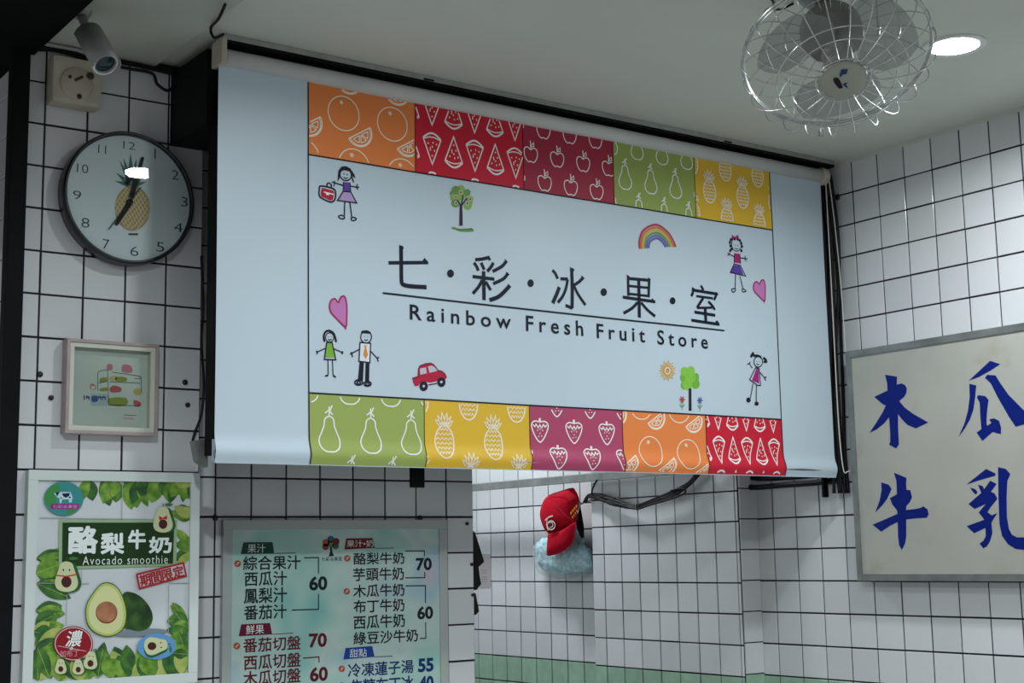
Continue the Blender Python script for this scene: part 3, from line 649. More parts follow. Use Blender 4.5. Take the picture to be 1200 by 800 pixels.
# black steel housing behind the banner
hs = empty('black_housing', (2.3, 3.02, .24), 'black steel housing behind the white banner, seen at its left side', 'frame')
mb = MB(); mb.box((1.300, 3.008, 1.0), (3.385, A_Y-.003, 1.18), blackm); mb.build('top_box', hs)
mb = MB(); mb.box((1.322, 2.998, .236), (3.375, 3.045, 1.0), blackm, .002); mb.build('panel', hs)
mb = MB(); p = [onY(228, 516, 3.05), onY(243, 514, 3.05), onY(244, 547, 3.05), onY(233, 540, 3.05)]; mb.prism(p, (0, .03, 0), alu_dull); mb.build('corner_bracket', hs)
for x in (1.870, 3.352):
    mb = MB(); mb.box((x, 3.046, .172 if x < 3 else .160), (x+(.039 if x < 3 else .020), 3.056, .25), blackm, .002); mb.build('foot', hs)

# ================================================================= CLOCK
CY = 3.182
cl = empty('wall_clock', (1.186, A_Y, .846), 'round black rimmed wall clock with a pineapple on its white dial', 'clock')
T = Matrix.Translation((1.189, 0, .8475)) @ Matrix.Rotation(math.pi/2, 4, 'X')     # local z -> -Y
RC = .1575
mb = MB(); mb.lathe([(RC-.006, -3.2225), (RC+.002, -3.2225), (RC+.003, -CY-.02), (RC+.001, -CY+.004+.0), (RC-.004, -CY+.008), (RC-.008, -CY+.004), (RC-.009, -CY-.006)][0:0] or
    [(RC-.01, -A_Y+.001), (RC, -A_Y+.001), (RC+.002, -CY-.015), (RC+.001, -CY), (RC-.003, -CY+.005), (RC-.007, -CY+.002), (RC-.008, -CY-.008)], mat('clock_rim', (.008, .012, .012), .3), T, 72); mb.build('rim', cl)
mb = MB(); mb.lathe([(0, -CY-.008), (RC-.007, -CY-.008)], C('dial_white', 206, 216, 220, .5), T, 72); dial_o = mb.build('dial', cl)
dk = C('dial_ink', 44, 58, 64, .5)
for t, x0, y0, x1, y1 in (('12', 375, 112, 437, 160), ('11', 245, 130, 285, 180), ('10', 135, 228, 192, 282), ('9', 114, 368, 155, 418), ('8', 158, 510, 198, 565), ('7', 268, 622, 302, 675), ('6', 412, 658, 453, 712),
                          ('5', 548, 636, 587, 690), ('4', 640, 535, 682, 588), ('3', 676, 402, 710, 455), ('2', 628, 262, 663, 315), ('1', 538, 152, 543, 205)):
    A = Art('Y', CY+.008); A.crop(60, 140, 4.442); A.text(t, (x0, y0), (x1, y1), dk, bold=-.010); A.build('numeral', dial_o)
A = Art('Y', CY+.008); A.crop(60, 140, 4.442); pg = C('pine_gold', 166, 142, 96, .5); pl = C('pine_line', 222, 208, 164, .5); lf = C('pine_leaf', 66, 112, 100, .5)
A.ell((422, 462), 92, 118, pg, 0, 40)
for sgn in (1, -1):
    for k in range(-5, 6):
        pts = []
        for i in range(25):
            s_ = -1.3+2.6*i/24; x = sgn*(s_*.75)+k*.24*1.0; y = s_*.9+k*.0+.18*math.sin(x*2)
            if x*x+y*y < .97: pts.append((422+92*x, 462+118*y))
        if len(pts) > 2: A.stroke(pts, .0017, pl, 1)
for b_, t_, w in (((400, 330), (335, 275), 16), ((405, 340), (330, 320), 16), ((440, 330), (490, 275), 16), ((440, 340), (495, 325), 14), ((410, 320), (355, 215), 18), ((430, 320), (475, 225), 16), ((415, 310), (412, 175), 22), ((405, 300), (375, 200), 16), ((425, 300), (445, 200), 16), ((420, 338), (420, 250), 34)):
    dx, dy = t_[0]-b_[0], t_[1]-b_[1]; L_ = math.hypot(dx, dy); nx_, ny_ = -dy/L_*w, dx/L_*w
    A.fill([(b_[0]+nx_, b_[1]+ny_), t_, (b_[0]-nx_, b_[1]-ny_), (b_[0]-nx_*.2, b_[1]+8)], lf, 1.2)
A.fill([(402, 592), (452, 592), (452, 602), (402, 602)], dk, 1)
A.build('pineapple_print', dial_o)
hand = mat('clock_hand', (.006, .008, .014), .7, spec=.1)
A = Art('Y', CY+.003); A.crop(60, 140, 4.442)
A.mb.prism([A.P(A.uv(p), 0) for p in ((405, 400), (470, 195), (485, 197), (430, 412))], (0, .001, 0), hand); A.build('minute_hand', cl)
A = Art('Y', CY+.005); A.crop(60, 140, 4.442)
A.mb.prism([A.P(A.uv(p), 0) for p in ((398, 420), (428, 432), (345, 552), (330, 545))], (0, .001, 0), hand); A.build('hour_hand', cl)
A = Art('Y', CY+.001); A.crop(60, 140, 4.442)
A.mb.prism([A.P(A.uv(p), 0) for p in ((466, 350), (470, 353), (302, 573), (298, 570))], (0, .0006, 0), hand); A.build('second_hand', cl)
mb = MB(); c = onY(152.8, 235.7, CY); T2 = Matrix.Translation((c.x, 0, c.z)) @ Matrix.Rotation(math.pi/2, 4, 'X'); mb.lathe([(.007, -CY-.008), (.007, -CY), (0, -CY+.0005)], hand, T2, 20); mb.build('hub', cl)
gl = bpy.data.materials.new('thin_glass'); gl.use_nodes = True; N = gl.node_tree.nodes; L = gl.node_tree.links; N.clear()
o_ = N.new('ShaderNodeOutputMaterial'); mx = N.new('ShaderNodeMixShader'); tr = N.new('ShaderNodeBsdfTransparent'); gs = N.new('ShaderNodeBsdfGlossy'); fr = N.new('ShaderNodeFresnel')
gs.inputs['Roughness'].default_value = .015; fr.inputs['IOR'].default_value = 1.5; tr.inputs[0].default_value = (.96, .98, .97, 1)
L.new(fr.outputs[0], mx.inputs[0]); L.new(tr.outputs[0], mx.inputs[1]); L.new(gs.outputs[0], mx.inputs[2]); L.new(mx.outputs[0], o_.inputs[0])
mb = MB(); mb.lathe([(0, -CY+.0035), (RC*.5, -CY+.0033), (RC-.006, -CY+.002)], gl, T, 72); mb.build('glass', cl)

# ================================================================= JUNCTION BOX, CAMERA, CABLES upper left
jb = empty('junction_box', (1.052, A_Y, 1.10), 'cream plastic junction box with round plate above the clock', 'junction box')
mb = MB(); a = onY(58, 66, 3.205); b = onY(114, 131, 3.205); mb.box((a.x, 3.176, b.z), (b.x, A_Y-.001, a.z-.002), pvc, .010); mb.build('box_body', jb)
cx, cz = onY(90, 98, 3.174).x, onY(90, 98, 3.174).z
mb = MB(); T3 = Matrix.Translation((cx, 0, cz)) @ Matrix.Rotation(math.pi/2, 4, 'X'); mb.lathe([(.0, -3.170), (.036, -3.170), (.038, -3.172), (.038, -3.177)], mat('pvc_plate', (.47, .42, .34), .5, var=.1, vscale=40), T3, 36); mb.build('round_plate', jb)
for px, py, r in ((93, 113, .0055), (106, 89, .0085), (82, 90, .004)):
    q = onY(px, py, 3.169); mb = MB(); T3 = Matrix.Translation((q.x, 0, q.z)) @ Matrix.Rotation(math.pi/2, 4, 'X'); mb.lathe([(0, -3.1655), (r*.7, -3.1655), (r, -3.167), (r, -3.171)], mat('rusty_screw', (.05, .03, .02), .6, .3), T3, 14); mb.build('screw', jb)
mb = MB(); q0 = onY(88, 94, 3.168); q1 = onY(97, 90, 3.168); mb.tube([q0, q1], .003, mat('rust', (.06, .035, .02), .7), 6); mb.build('screw_slot', jb)

cc = empty('security_camera', (1.04, 2.95, 1.189), 'pale grey bullet security camera under the ceiling at upper left', 'security camera')
pf = onY(124, 76, 2.86); pb = onY(103, 40, 2.92); ax = (pf-pb).normalized(); ln = (pf-pb).length
cam_m = mat('camera_housing', (.30, .29, .29), .4, .2, var=.1)
Z = ax; Xa = Z.orthogonal().normalized(); Ya = Z.cross(Xa); TM = Matrix((Xa, Ya, Z)).transposed().to_4x4(); TM.translation = pb
mb = MB(); mb.lathe([(0, -.01), (.021, -.008), (.0255, 0), (.027, .01), (.027, ln-.006), (.026, ln), (.022, ln), (.022, ln-.008)], cam_m, TM, 32); mb.build('housing', cc)
mb = MB(); mb.lathe([(.0225, ln-.001), (.026, ln+.001), (.028, ln-.001), (.028, ln-.005)], white_pl, TM, 32); mb.build('front_ring', cc)
mb = MB(); mb.lathe([(0, ln-.003), (.012, ln-.003), (.022, ln-.006)], mat('lens_dark', (.01, .03, .035), .08), TM, 28); mb.build('lens', cc)
mb = MB(); n_ = 14; vs = []
for h in (.0, ln+.012):
    for i in range(n_+1):
        a_ = math.pi*(i/n_)*1.1-.15
        vs.append(TM @ Vector((.027*math.cos(a_), .027*math.sin(a_), h)))
# visor: shell above the body, on the ceiling side
upd = Vector((0, 0, 1)); lx = upd.cross(Z).normalized(); ly = Z.cross(lx)
vs = [pb+Z*h+(lx*math.cos(math.pi*i/n_*1.2-.3)+ly*math.sin(math.pi*i/n_*1.2-.3))*r_ for r_ in (.0295, .0315) for h in (.0, ln+.006) for i in range(n_+1)]
q = n_+1; fs = []
for i in range(n_): fs += [(i, i+1, q+i+1, q+i), (2*q+i, 3*q+i, 3*q+i+1, 2*q+i+1), (q+i, q+i+1, 3*q+i+1, 3*q+i), (i, 2*q+i, 2*q+i+1, i+1)]
mb.add(vs, fs, cam_m, True); mb.build('visor', cc)
mb = MB(); mb.tube([pb+Z*.03, pb+Z*.015+Vector((0, .02, .02)), (pb.x-.005, pb.y+.04, 1.187)], .010, cam_m, 10); mb.lathe([(0, 1.174), (.022, 1.176), (.026, 1.189)], cam_m, Matrix.Translation((pb.x-.005, pb.y+.04, 0)), 24); mb.build('ceiling_bracket', cc)

def cable(name, pts, r, label, m=cable_m, group=None, k=6, cat='cable', n=6):
    mb = MB(); mb.tube(smooth(pts, k), r, m, n); return tag(mb.build(name), label, cat, group)
Yc = A_Y-.02
P_ = lambda px, py, Y=Yc: onY(px, py, Y)
def low(p, z=1.181): return Vector((p.x, p.y, min(p.z, z)))
cable('cable', [low(P_(30, 50)), low(P_(60, 53)), low(P_(95, 62)), low(P_(130, 68)), low(P_(160, 74)), low(P_(205, 86)), low(P_(232, 84))], .006, 'thick black cable along the ceiling corner above the junction box')
cable('cable', [low(P_(34, 58)), low(P_(70, 60)), P_(110, 72, Yc-.01), P_(150, 80, Yc-.01), P_(178, 86, Yc-.01), P_(184, 98, Yc-.01), P_(196, 106, Yc-.01), P_(206, 100, Yc-.01)], .004, 'thin black cable looping down beside the black housing at the ceiling')
cable('cable', [low(P_(35, 48, Yc-.02), 1.183), low(P_(60, 48, Yc-.02), 1.183), low(P_(88, 56, Yc-.02), 1.183), low(P_(100, 58, Yc-.02), 1.180)], .005, 'grey cable along the ceiling left of the security camera', grey_pl)
cable('cable', [P_(236, 300, 3.19), P_(238, 360, 3.2), P_(236, 400, 3.19), P_(239, 450, 3.2), P_(236, 485, 3.2), P_(229, 505, 3.21), P_(225, 519, 3.215)], .0032, 'thin black wire hanging down the left side of the housing to the picture')
cable('cable', [onZ(264, 5, 1.18), onZ(256, 22, 1.17), P_(247, 33, 2.93), P_(251, 44, 2.93), P_(262, 40, 2.93)], .0035, 'short black cable looping at the left end of the ceiling rail')
# ---- small picture
pf_ = empty('picture_frame', (1.16, A_Y, .29), 'small square picture in a pink and white frame below the clock', 'picture')
wood = mat('pink_wood', (.42, .34, .33), .45, var=.12, vscale=30); matw = mat('picture_mount', (.60, .67, .60), .6)
x0, x1, z0, z1 = 1.0525, 1.2690, .2905, .5055; FY = 3.19
def frame4(mb, x0, x1, z0, z1, w, ya, yb, m, bev=.0):
    mb.box((x0, ya, z0), (x1, yb, z0+w), m, bev); mb.box((x0, ya, z1-w), (x1, yb, z1), m, bev); mb.box((x0, ya, z0+w), (x0+w, yb, z1-w), m, bev); mb.box((x1-w, ya, z0+w), (x1, yb, z1-w), m, bev)
mb = MB(); frame4(mb, x0, x1, z0, z1, .0075, FY, A_Y-.001, wood, .001); mb.build('outer_frame', pf_)
mb = MB(); frame4(mb, x0+.0075, x1-.0075, z0+.0075, z1-.0075, .0105, FY+.004, A_Y-.001, mat('inner_frame_cream', (.62, .63, .54), .4), .001); mb.build('inner_frame', pf_)
mb = MB(); mb.box((x0+.018, FY+.024, z0+.018), (x1-.018, FY+.030, z1-.018), matw); mb.build('backing', pf_)
mb = MB(); mb.box((x0+.017, FY+.006, z0+.017), (x1-.017, FY+.008, z1-.017), gl); mb.build('glass', pf_)
A = Art('Y', FY+.024, .0004); A.crop(85, 410, 8.885)
pk = C('pic_pink', 196, 120, 132, .6); pgn = C('pic_green', 140, 156, 40, .6); pgy = C('pic_grey', 110, 122, 128, .6); pbl = C('pic_blue', 40, 84, 140, .6); prd = C('pic_red', 190, 78, 84, .6); pye = C('pic_yellow', 196, 180, 96, .6)
for p in ([(260, 425), (262, 235), (290, 215), (360, 205)], [(365, 205), (375, 570), (700, 582)], [(410, 230), (560, 250), (710, 275), (718, 450)], [(265, 345), (360, 325)], [(385, 330), (700, 345)], [(640, 300), (715, 295)]): A.stroke(p, .0018, pgy, 1)
A.fill([(360, 150), (410, 150), (415, 205), (362, 208)], pk, 1, 2); A.fill([(515, 165), (540, 150), (610, 165), (618, 235), (515, 225)], pk, 1, 2); A.fill([(180, 375), (205, 345), (240, 375), (235, 415), (190, 410)], pk, 0, 3); A.fill([(195, 375), (230, 378), (228, 412), (195, 408)], matw, 1, 2)
A.fill([(285, 295), (355, 285), (350, 330), (285, 335)], pgn, 1, 2); A.fill([(388, 280), (455, 270), (455, 315), (388, 315)], pye, 1, 2); A.fill([(455, 280), (560, 285), (555, 328), (455, 325)], pgn, 1, 2); A.fill([(285, 400), (360, 390), (360, 428), (285, 425)], pgn, 1, 2)
A.fill([(385, 400), (430, 370), (500, 390), (505, 430), (470, 440), (400, 440)], prd, 1, 3); A.fill([(640, 410), (710, 400), (705, 465), (645, 462)], pye, 1, 2); A.fill([(380, 500), (560, 500), (555, 580), (385, 575)], pgn, 1, 2); A.fill([(635, 520), (710, 545), (700, 585), (645, 585)], prd, 1, 2)
A.fill([(190, 455), (375, 455), (375, 580), (190, 580)], C('pic_card', 170, 190, 196, .6), 0)
for i, t in enumerate(('1', '隻', '盒', '小', '孩')):
    xx = (112, 138, 205, 262, 305)[i]; A.fill([(xx, 475+i*2), (xx+14, 470+i*2), (xx+12, 510+i*2), (xx+2, 505+i*2)], pbl, 1, 0); A.stroke([(xx+(20 if i else 8), 478), (xx+(38 if i else 10), 520)], .0026, pbl, 1); A.stroke([(xx+2, 495), (xx+40*(i > 0)+6, 490)], .0022, pbl, 1)
A.fill([(200, 480), (255, 478), (258, 535), (200, 538)], pbl, 1.5, 2)
A.stroke([(535, 675), (670, 682)], .0012, prd, 1); A.stroke([(525, 710), (635, 712)], .0012, prd, 1)
A.build('artwork', pf_)

# ================================================================= POSTER
po = empty('avocado_poster', (1.18, A_Y, -.28), 'framed avocado smoothie poster with green leaves at lower left', 'poster')
x0, x1, z0, z1 = .9775, 1.3800, -.276, .2075; PY = 3.20
frm = mat('poster_frame_white', (.62, .68, .66), .35, var=.03)
mb = MB(); frame4(mb, x0, x1, z0, z1, .0225, PY, A_Y-.001, frm, .0015); mb.build('frame', po)
pb_ = multi_mat('poster_wood_white', [(.3, (.52, .56, .57)), (.6, (.62, .66, .68)), (.8, (.55, .62, .60))], 3)
mb = MB(); mb.box((x0+.022, PY+.008, z0+.022), (x1-.022, PY+.012, z1-.022), pb_); sheet_o = mb.build('printed_sheet', po)
PP = PY+.008
leafA = multi_mat('leaf_light', [(.3, (.05, .16, .01)), (.5, (.14, .30, .02)), (.7, (.26, .40, .06))], 45, .5)
leafB = multi_mat('leaf_dark', [(.3, (.008, .05, .015)), (.5, (.025, .12, .015)), (.7, (.09, .22, .02))], 40, .5)
leafC = multi_mat('leaf_yellow', [(.3, (.25, .36, .05)), (.6, (.42, .46, .12)), (.8, (.50, .55, .30))], 40, .5)
A = Art('Y', PP, .0004); A.crop(20, 540, 3.077); rnd = random.Random(3)
px0, px1, pz0, pz1 = x0+.0225, x1-.0225, z0+.0225, z1-.0225
def leaf(A, x, y, L, w, ang, m, layer):
    c = A.uv((x, y)); s = .00062; L *= s; w *= s; pts = []
    ou = []
    for i in range(9):
        t = i/8; ou.append((L*t, w*math.sin(math.pi*min(1, t*1.02))**.8 if 0 < t < 1 else 0))
    for i in range(7, 0, -1): t = i/8; ou.append((L*t, -w*math.sin(math.pi*t)**.8))
    for a, b in ou:
        u = c.x+a*math.cos(ang)-b*math.sin(ang); v = c.y+a*math.sin(ang)+b*math.cos(ang)
        pts.append(Vector((u, v)))
    for ax_, lim, sg_ in ((0, px0, 1), (0, px1, -1), (1, pz0, 1), (1, pz1, -1)):
        out = []
        for i in range(len(pts)):
            a, b = pts[i-1], pts[i]; da, db = (a[ax_]-lim)*sg_, (b[ax_]-lim)*sg_
            if (da >= 0) != (db >= 0): out.append(a.lerp(b, da/(da-db)))
            if db >= 0: out.append(b)
        pts = out
        if len(pts) < 3: return
    if max(p.x for p in pts)-min(p.x for p in pts) < .003: return
    A.fill_uv(pts, m, layer)
    tip = Vector((min(max(c.x+L*.9*math.cos(ang), px0), px1), min(max(c.y+L*.9*math.sin(ang), pz0), pz1)))
    if px0 < c.x < px1 and pz0 < c.y < pz1: A.stroke_uv([c, tip], .0008, leafC, layer+.03)
i_ = 0
def cluster(pts, L, w, mats, a0, a1, n=1):
    global i_
    for (x, y) in pts:
        for k in range(n):
            i_ += 1; leaf(A, x+rnd.uniform(-8, 8), y+rnd.uniform(-6, 6), L*rnd.uniform(.7, 1.2), w*rnd.uniform(.7, 1.2), rnd.uniform(a0, a1), mats[i_ % len(mats)], i_*.06)
d90 = -math.pi/2
cluster([(265, 66), (310, 66), (335, 68), (360, 66), (390, 66), (410, 68), (440, 66), (470, 66), (500, 66), (540, 68), (575, 66), (600, 66), (620, 68)], 90, 26, [leafA, leafB, leafA], d90-.7, d90+.7, 2)
cluster([(625, 90), (628, 170), (625, 200), (628, 300), (626, 330)], 75, 22, [leafB, leafA, leafC], math.pi-.7, math.pi+.9, 3)
cluster([(75, 350), (75, 380), (72, 410), (75, 440)], 130, 30, [leafA, leafB], -.5, .5, 3)
cluster([(70, 540), (68, 590), (66, 620), (70, 660), (66, 700)], 95, 28, [leafA, leafC, leafB, leafB], -.5, .9, 3)
cluster([(80, 790), (120, 780), (160, 790), (200, 782), (240, 790), (290, 780), (340, 780), (380, 782), (410, 780), (450, 775), (500, 775), (550, 770), (600, 768)], 110, 30, [leafB, leafA, leafB, leafC], .7, 2.5, 3)
cluster([(612, 570), (612, 610), (610, 660), (612, 700)], 85, 24, [leafA, leafB], 1.6, 3.4, 3)
A.build('printed_leaves', sheet_o)
A = Art('Y', PP, .0004); A.base = 8
sage = C('sage', 148, 176, 136, .5); dgreen = C('board_green', 30, 58, 24, .5); pwh = C('poster_white', 226, 236, 232, .5)
A.crop(20, 540, 3.077); seam = C('plank_seam', 150, 160, 160, .6)
for q in ([(80, 205), (560, 212)], [(75, 440), (258, 442)], [(545, 440), (620, 440)], [(378, 70), (376, 212)], [(178, 480), (176, 590)], [(545, 445), (543, 640)], [(230, 395), (230, 440)]): A.stroke(q, .0016, seam, 0)
A.fill([(150, 212), (575, 212), (572, 378), (148, 390)], sage, 0); A.fill([(162, 222), (565, 222), (560, 370), (160, 380)], dgreen, .6)
A.build('printed_sign_panel', sheet_o)
A = Art('Y', PP, .0004); A.base = 12; A.crop(20, 540, 3.077)
A.text('酪', (186, 238), (284, 330), pwh, bold=.045); A.text('梨', (302, 262), (380, 333), pwh, bold=.045); A.text('牛', (400, 250), (458, 315), pwh, bold=.045); A.text('奶', (474, 275), (552, 330), pwh, bold=.045)
A.text('Avocado smoothie', (234, 344), (540, 369), pwh, bold=-.005, space=1.2)
A.build('printed_lettering', sheet_o)
A = Art('Y', PP, .0004); A.base = 12; A.crop(30, 550, 8.889)      # round cow badge
A.ell((390, 303), 205, 178, C('badge_teal', 60, 140, 140, .5), 0, 48)
A.fill([(215, 230), (260, 180), (330, 150), (350, 220), (300, 300), (330, 400), (270, 410), (205, 350), (190, 290)], C('badge_green', 64, 140, 70, .5), .4, 3); A.fill([(430, 420), (520, 380), (540, 410), (470, 460), (420, 465)], C('badge_green', 64, 140, 70, .5), .4, 3)
A.fill([(350, 235), (460, 235), (482, 290), (470, 345), (445, 345), (440, 310), (375, 312), (365, 350), (345, 350), (345, 300), (318, 290), (285, 242), (310, 250)], C('cow_white', 190, 214, 220, .5), 1)
navy = C('cow_navy', 20, 34, 80, .5); A.fill([(370, 250), (455, 245), (445, 275), (412, 295), (385, 280)], navy, 1.5); A.fill([(305, 240), (350, 235), (330, 262), (318, 285)], navy, 1.5); A.ell((452, 290), 10, 10, navy, 1.5); A.ell((362, 298), 9, 7, navy, 1.5)
A.fill([(262, 355), (548, 358), (552, 385), (535, 415), (262, 412), (250, 385)], C('badge_magenta', 150, 44, 130, .5), 1); A.text('七彩冰果室', (275, 368), (530, 404), C('badge_pink', 226, 170, 210, .5), 1.6)
tag(A.build('printed_badge', sheet_o), 'round green and teal cow badge')
def avo(A, c, s, rot, face, bow, layer):
    cr_, sr_ = math.cos(rot), math.sin(rot); T_ = lambda p: (c[0]+s*(p[0]*cr_-p[1]*sr_), c[1]+s*(p[0]*sr_+p[1]*cr_))
    body = [(0, -1.25), (.45, -1.1), (.65, -.6), (.85, 0), (.95, .55), (.7, 1.05), (0, 1.25), (-.7, 1.05), (-.95, .55), (-.85, 0), (-.65, -.6), (-.45, -1.1)]
    A.fill([T_((x+.28, y+.05)) for x, y in body], C('avo_skin', 44, 92, 52, .5), layer, 3); A.fill([T_(p) for p in body], C('avo_flesh', 200, 204, 160, .5), layer+.4, 3)
    A.fill([T_((.42*math.cos(t), .42+.47*math.sin(t))) for t in [i*.35 for i in range(18)]], C('avo_seed', 74, 36, 34, .5), layer+.8)
    if face:
        for x in (-.25, .25): A.fill([T_((x+.07*math.cos(t), -.55+.09*math.sin(t))) for t in [i*.8 for i in range(8)]], pen, layer+.8)
    if bow: A.stroke([T_((-.85, -.12)), T_((0, -.02)), T_((.85, -.2))], .0028, C('bow_red', 190, 40, 50, .5), layer+1.1)
    A.stroke([T_((0, -1.2)), T_((.02, -1.6))], .0020, C('avo_skin', 44, 92, 52, .5), layer)
    A.fill([T_(p) for p in ((.15, -1.45), (.5, -1.65), (1.0, -1.5), (.6, -1.35))], C('avo_leaf', 60, 120, 60, .5), layer+.5, 2)
def avos(base, pre, *args, post=None):
    A = Art('Y', PP, .0004); A.base = base; A.crop(20, 540, 3.077)
    if pre: pre(A)
    avo(A, *args)
    if post: post(A)
    A.build('printed_avocado_figure', sheet_o)
avos(13, None, (523, 212), 37, 0, 0, 0, 0, post=lambda A: A.fill([(508, 198), (522, 205), (538, 196), (536, 212), (522, 208), (510, 214)], C('bow_red', 190, 40, 50, .5), 2))
avos(13, None, (175, 417), 44, 0, 1, 1, 0)
avos(16, None, (154, 740), 22, 0, 1, 0, 0); avos(16, None, (217, 742), 22, 0, 1, 0, 0); avos(16, None, (262, 718), 26, .1, 1, 0, 0)
avos(13, lambda A: A.ell((500, 668), 70, 47, C('plate_blue', 96, 150, 196, .5), 0, 40, -.05), (497, 665), 34, 1.45, 1, 0, 1)
A = Art('Y', PP, .0004); A.base = 10; A.crop(20, 540, 3.077)        # halved avocado and a whole one
A.ell((440, 618), 100, 14, C('soft_shade', 120, 132, 140, .6), 0, 24, -.05)
A.fill([(380, 478), (410, 473), (445, 490), (475, 525), (487, 562), (475, 597), (440, 613), (400, 605), (370, 590), (360, 540)], multi_mat('avo_whole', [(.3, (.004, .018, .004)), (.5, (.012, .05, .006)), (.7, (.045, .12, .015))], 25, .35), .6, 4)
hb = [(318, 437), (345, 443), (368, 465), (385, 505), (393, 545), (388, 590), (365, 620), (325, 633), (280, 620), (252, 590), (244, 550), (250, 510), (275, 470), (297, 445)]
A.fill(hb, C('avo_rim', 62, 92, 34, .5), 1.0, 4); ctr = (318, 545)
A.fill([(ctr[0]+(x-ctr[0])*.96, ctr[1]+(y-ctr[1])*.965) for x, y in hb], C('avo_pale', 176, 190, 104, .5), 1.3, 4)
A.fill([(ctr[0]+(x-ctr[0])*.84, ctr[1]+(y-ctr[1])*.88) for x, y in hb], C('avo_cream', 204, 208, 150, .5), 1.6, 4)
A.ell((320, 546), 39, 40, C('stone_edge', 120, 60, 40, .5), 1.9, 30); A.ell((320, 544), 36, 37, multi_mat('avo_stone', [(.35, (.30, .10, .05)), (.6, (.42, .18, .09)), (.8, (.55, .30, .18))], 28, .35), 2.1, 30)
A.build('printed_avocado', sheet_o)
A = Art('Y', PP, .0004); A.base = 12; A.crop(130, 630, 8.889)      # red stamp
sr = C('stamp_red', 170, 36, 44, .5)
A.fill([(262, 380), (745, 262), (775, 395), (290, 525)], C('stamp_bg', 206, 190, 192, .5), 0); A.stroke([(262, 380), (745, 262), (775, 395), (290, 525)], .0042, sr, 1, 0, True)
for i, ch in enumerate('期間限定'):
    A.text(ch, (295+i*115, 378-i*27), (400+i*115, 492-i*27), sr, 1.5, .03, rot=.21)
A.build('printed_stamp', sheet_o)
A = Art('Y', PP, .0004); A.base = 14; A.crop(30, 710, 8.889)       # dark red round label
A.ell((490, 390), 205, 182, C('round_edge', 110, 24, 44, .5), 0, 44); A.ell((490, 390), 196, 172, C('round_pale', 216, 180, 180, .5), .4, 44); A.ell((490, 390), 186, 163, C('round_red', 142, 26, 38, .5), .8, 44)
A.text('濃', (410, 260), (578, 415), pwh, 1.2, .014, shear=.2); A.ell((468, 440), 20, 14, pwh, 1.2, 14); A.stroke([(325, 412), (620, 468)], .0012, C('round_pale', 216, 180, 180, .5), 1.2)
A.text('加布丁', (350, 462), (545, 520), C('round_pink', 214, 150, 156, .5), 1.2, 0)
A.build('printed_round_label', sheet_o)

# ================================================================= MENU BOARD
me_ = empty('menu_board', (1.87, B_Y, -.86), 'pale teal price board with rows of Chinese characters and prices', 'menu board')
x0, x1, z0, z1 = 1.5325, 2.2060, -.86, .1035; MY = 3.405
acr = mat('acrylic_edge', (.42, .46, .44), .2, var=.05)
mb = MB(); frame4(mb, x0, x1, z0, z1, .026, MY, B_Y-.001, acr, .001); mb.build('frame', me_)
mp = multi_mat('menu_watercolour', [(.30, (.16, .46, .42)), (.42, (.34, .58, .52)), (.53, (.50, .64, .59)), (.62, (.36, .54, .60)), (.74, (.56, .50, .54))], 4.4, .25, .25)
mb = MB(); mb.box((x0+.0255, MY+.003, z0+.0255), (x1-.0255, B_Y-.001, z1-.0255), mp); msheet = mb.build('printed_sheet', me_)
tx1 = C('menu_black', 24, 34, 40, .4); tx2 = C('menu_maroon', 96, 22, 40, .4); tx3 = C('menu_blue', 22, 52, 104, .4); tx4 = C('menu_brown', 40, 26, 34, .4)
MP = MY+.003
def mline(A, pts, m=tx1, w=.0030): A.stroke(pts, w, m, 1)
def bullet(A, c, r):
    A.ell(c, r, r, C('bullet_red', 176, 84, 70, .4), 1, 20); A.stroke([(c[0]-r*.3, c[1]+r*.4), (c[0]+r*.1, c[1]-r*.2), (c[0]+r*.4, c[1]-r*.4)], .0030, C('bullet_pale', 220, 190, 180, .4), 2)
B1 = .017
A = Art('Y', MP); A.crop(260, 615, 8)
A.fill([(177, 272), (200, 162), (475, 160), (490, 268)], C('head_green', 26, 70, 56, .4), 1); A.text('果汁', (240, 178), (408, 258), pwh, 2); mline(A, [(490, 266), (690, 262)], tx1, .0018)
A.text('綜合果汁', (200, 293), (735, 412), tx1, 1, B1); A.text('西瓜汁', (213, 440), (607, 562), tx1, 1, B1); A.text('鳳梨汁', (208, 595), (607, 722), tx1, 1, B1); A.text('60', (818, 480), (988, 610), tx1, 1, B1*2)
mline(A, [(770, 307), (905, 305), (905, 455)]); mline(A, [(905, 645), (905, 790), (655, 797)]); bullet(A, (147, 362), 32)
A.crop(260, 705, 8.421); A.text('番茄汁', (220, 38), (638, 160), tx1, 1, B1)
A.build('printed_juice_list', msheet)
A = Art('Y', MP); A.crop(260, 615, 8)
for c, r, col in (((975, 165), 34, (176, 84, 64)), ((1020, 132), 32, (60, 96, 130)), ((1068, 155), 34, (120, 34, 46)), ((970, 205), 30, (150, 50, 50)), ((1065, 195), 32, (60, 110, 80)), ((1020, 180), 30, (90, 140, 90))): A.ell(c, r, r, C('logo%d%d' % c, *col, .4), 1+(c[0] % 5)*.1, 18)
A.fill([(1010, 205), (1030, 205), (1035, 250), (1050, 290), (1000, 295), (1015, 250)], tx1, 2); A.text('七彩冰果室', (935, 300), (1125, 335), tx1, 1, 0)
A.build('printed_tree_logo', msheet)
A = Art('Y', MP); A.crop(260, 705, 8.421)
A.fill([(165, 340), (190, 222), (475, 208), (495, 320)], C('head_maroon', 104, 20, 52, .4), 1); A.text('鮮果', (237, 230), (415, 314), pwh, 2); mline(A, [(495, 320), (705, 307)], tx2, .0018)
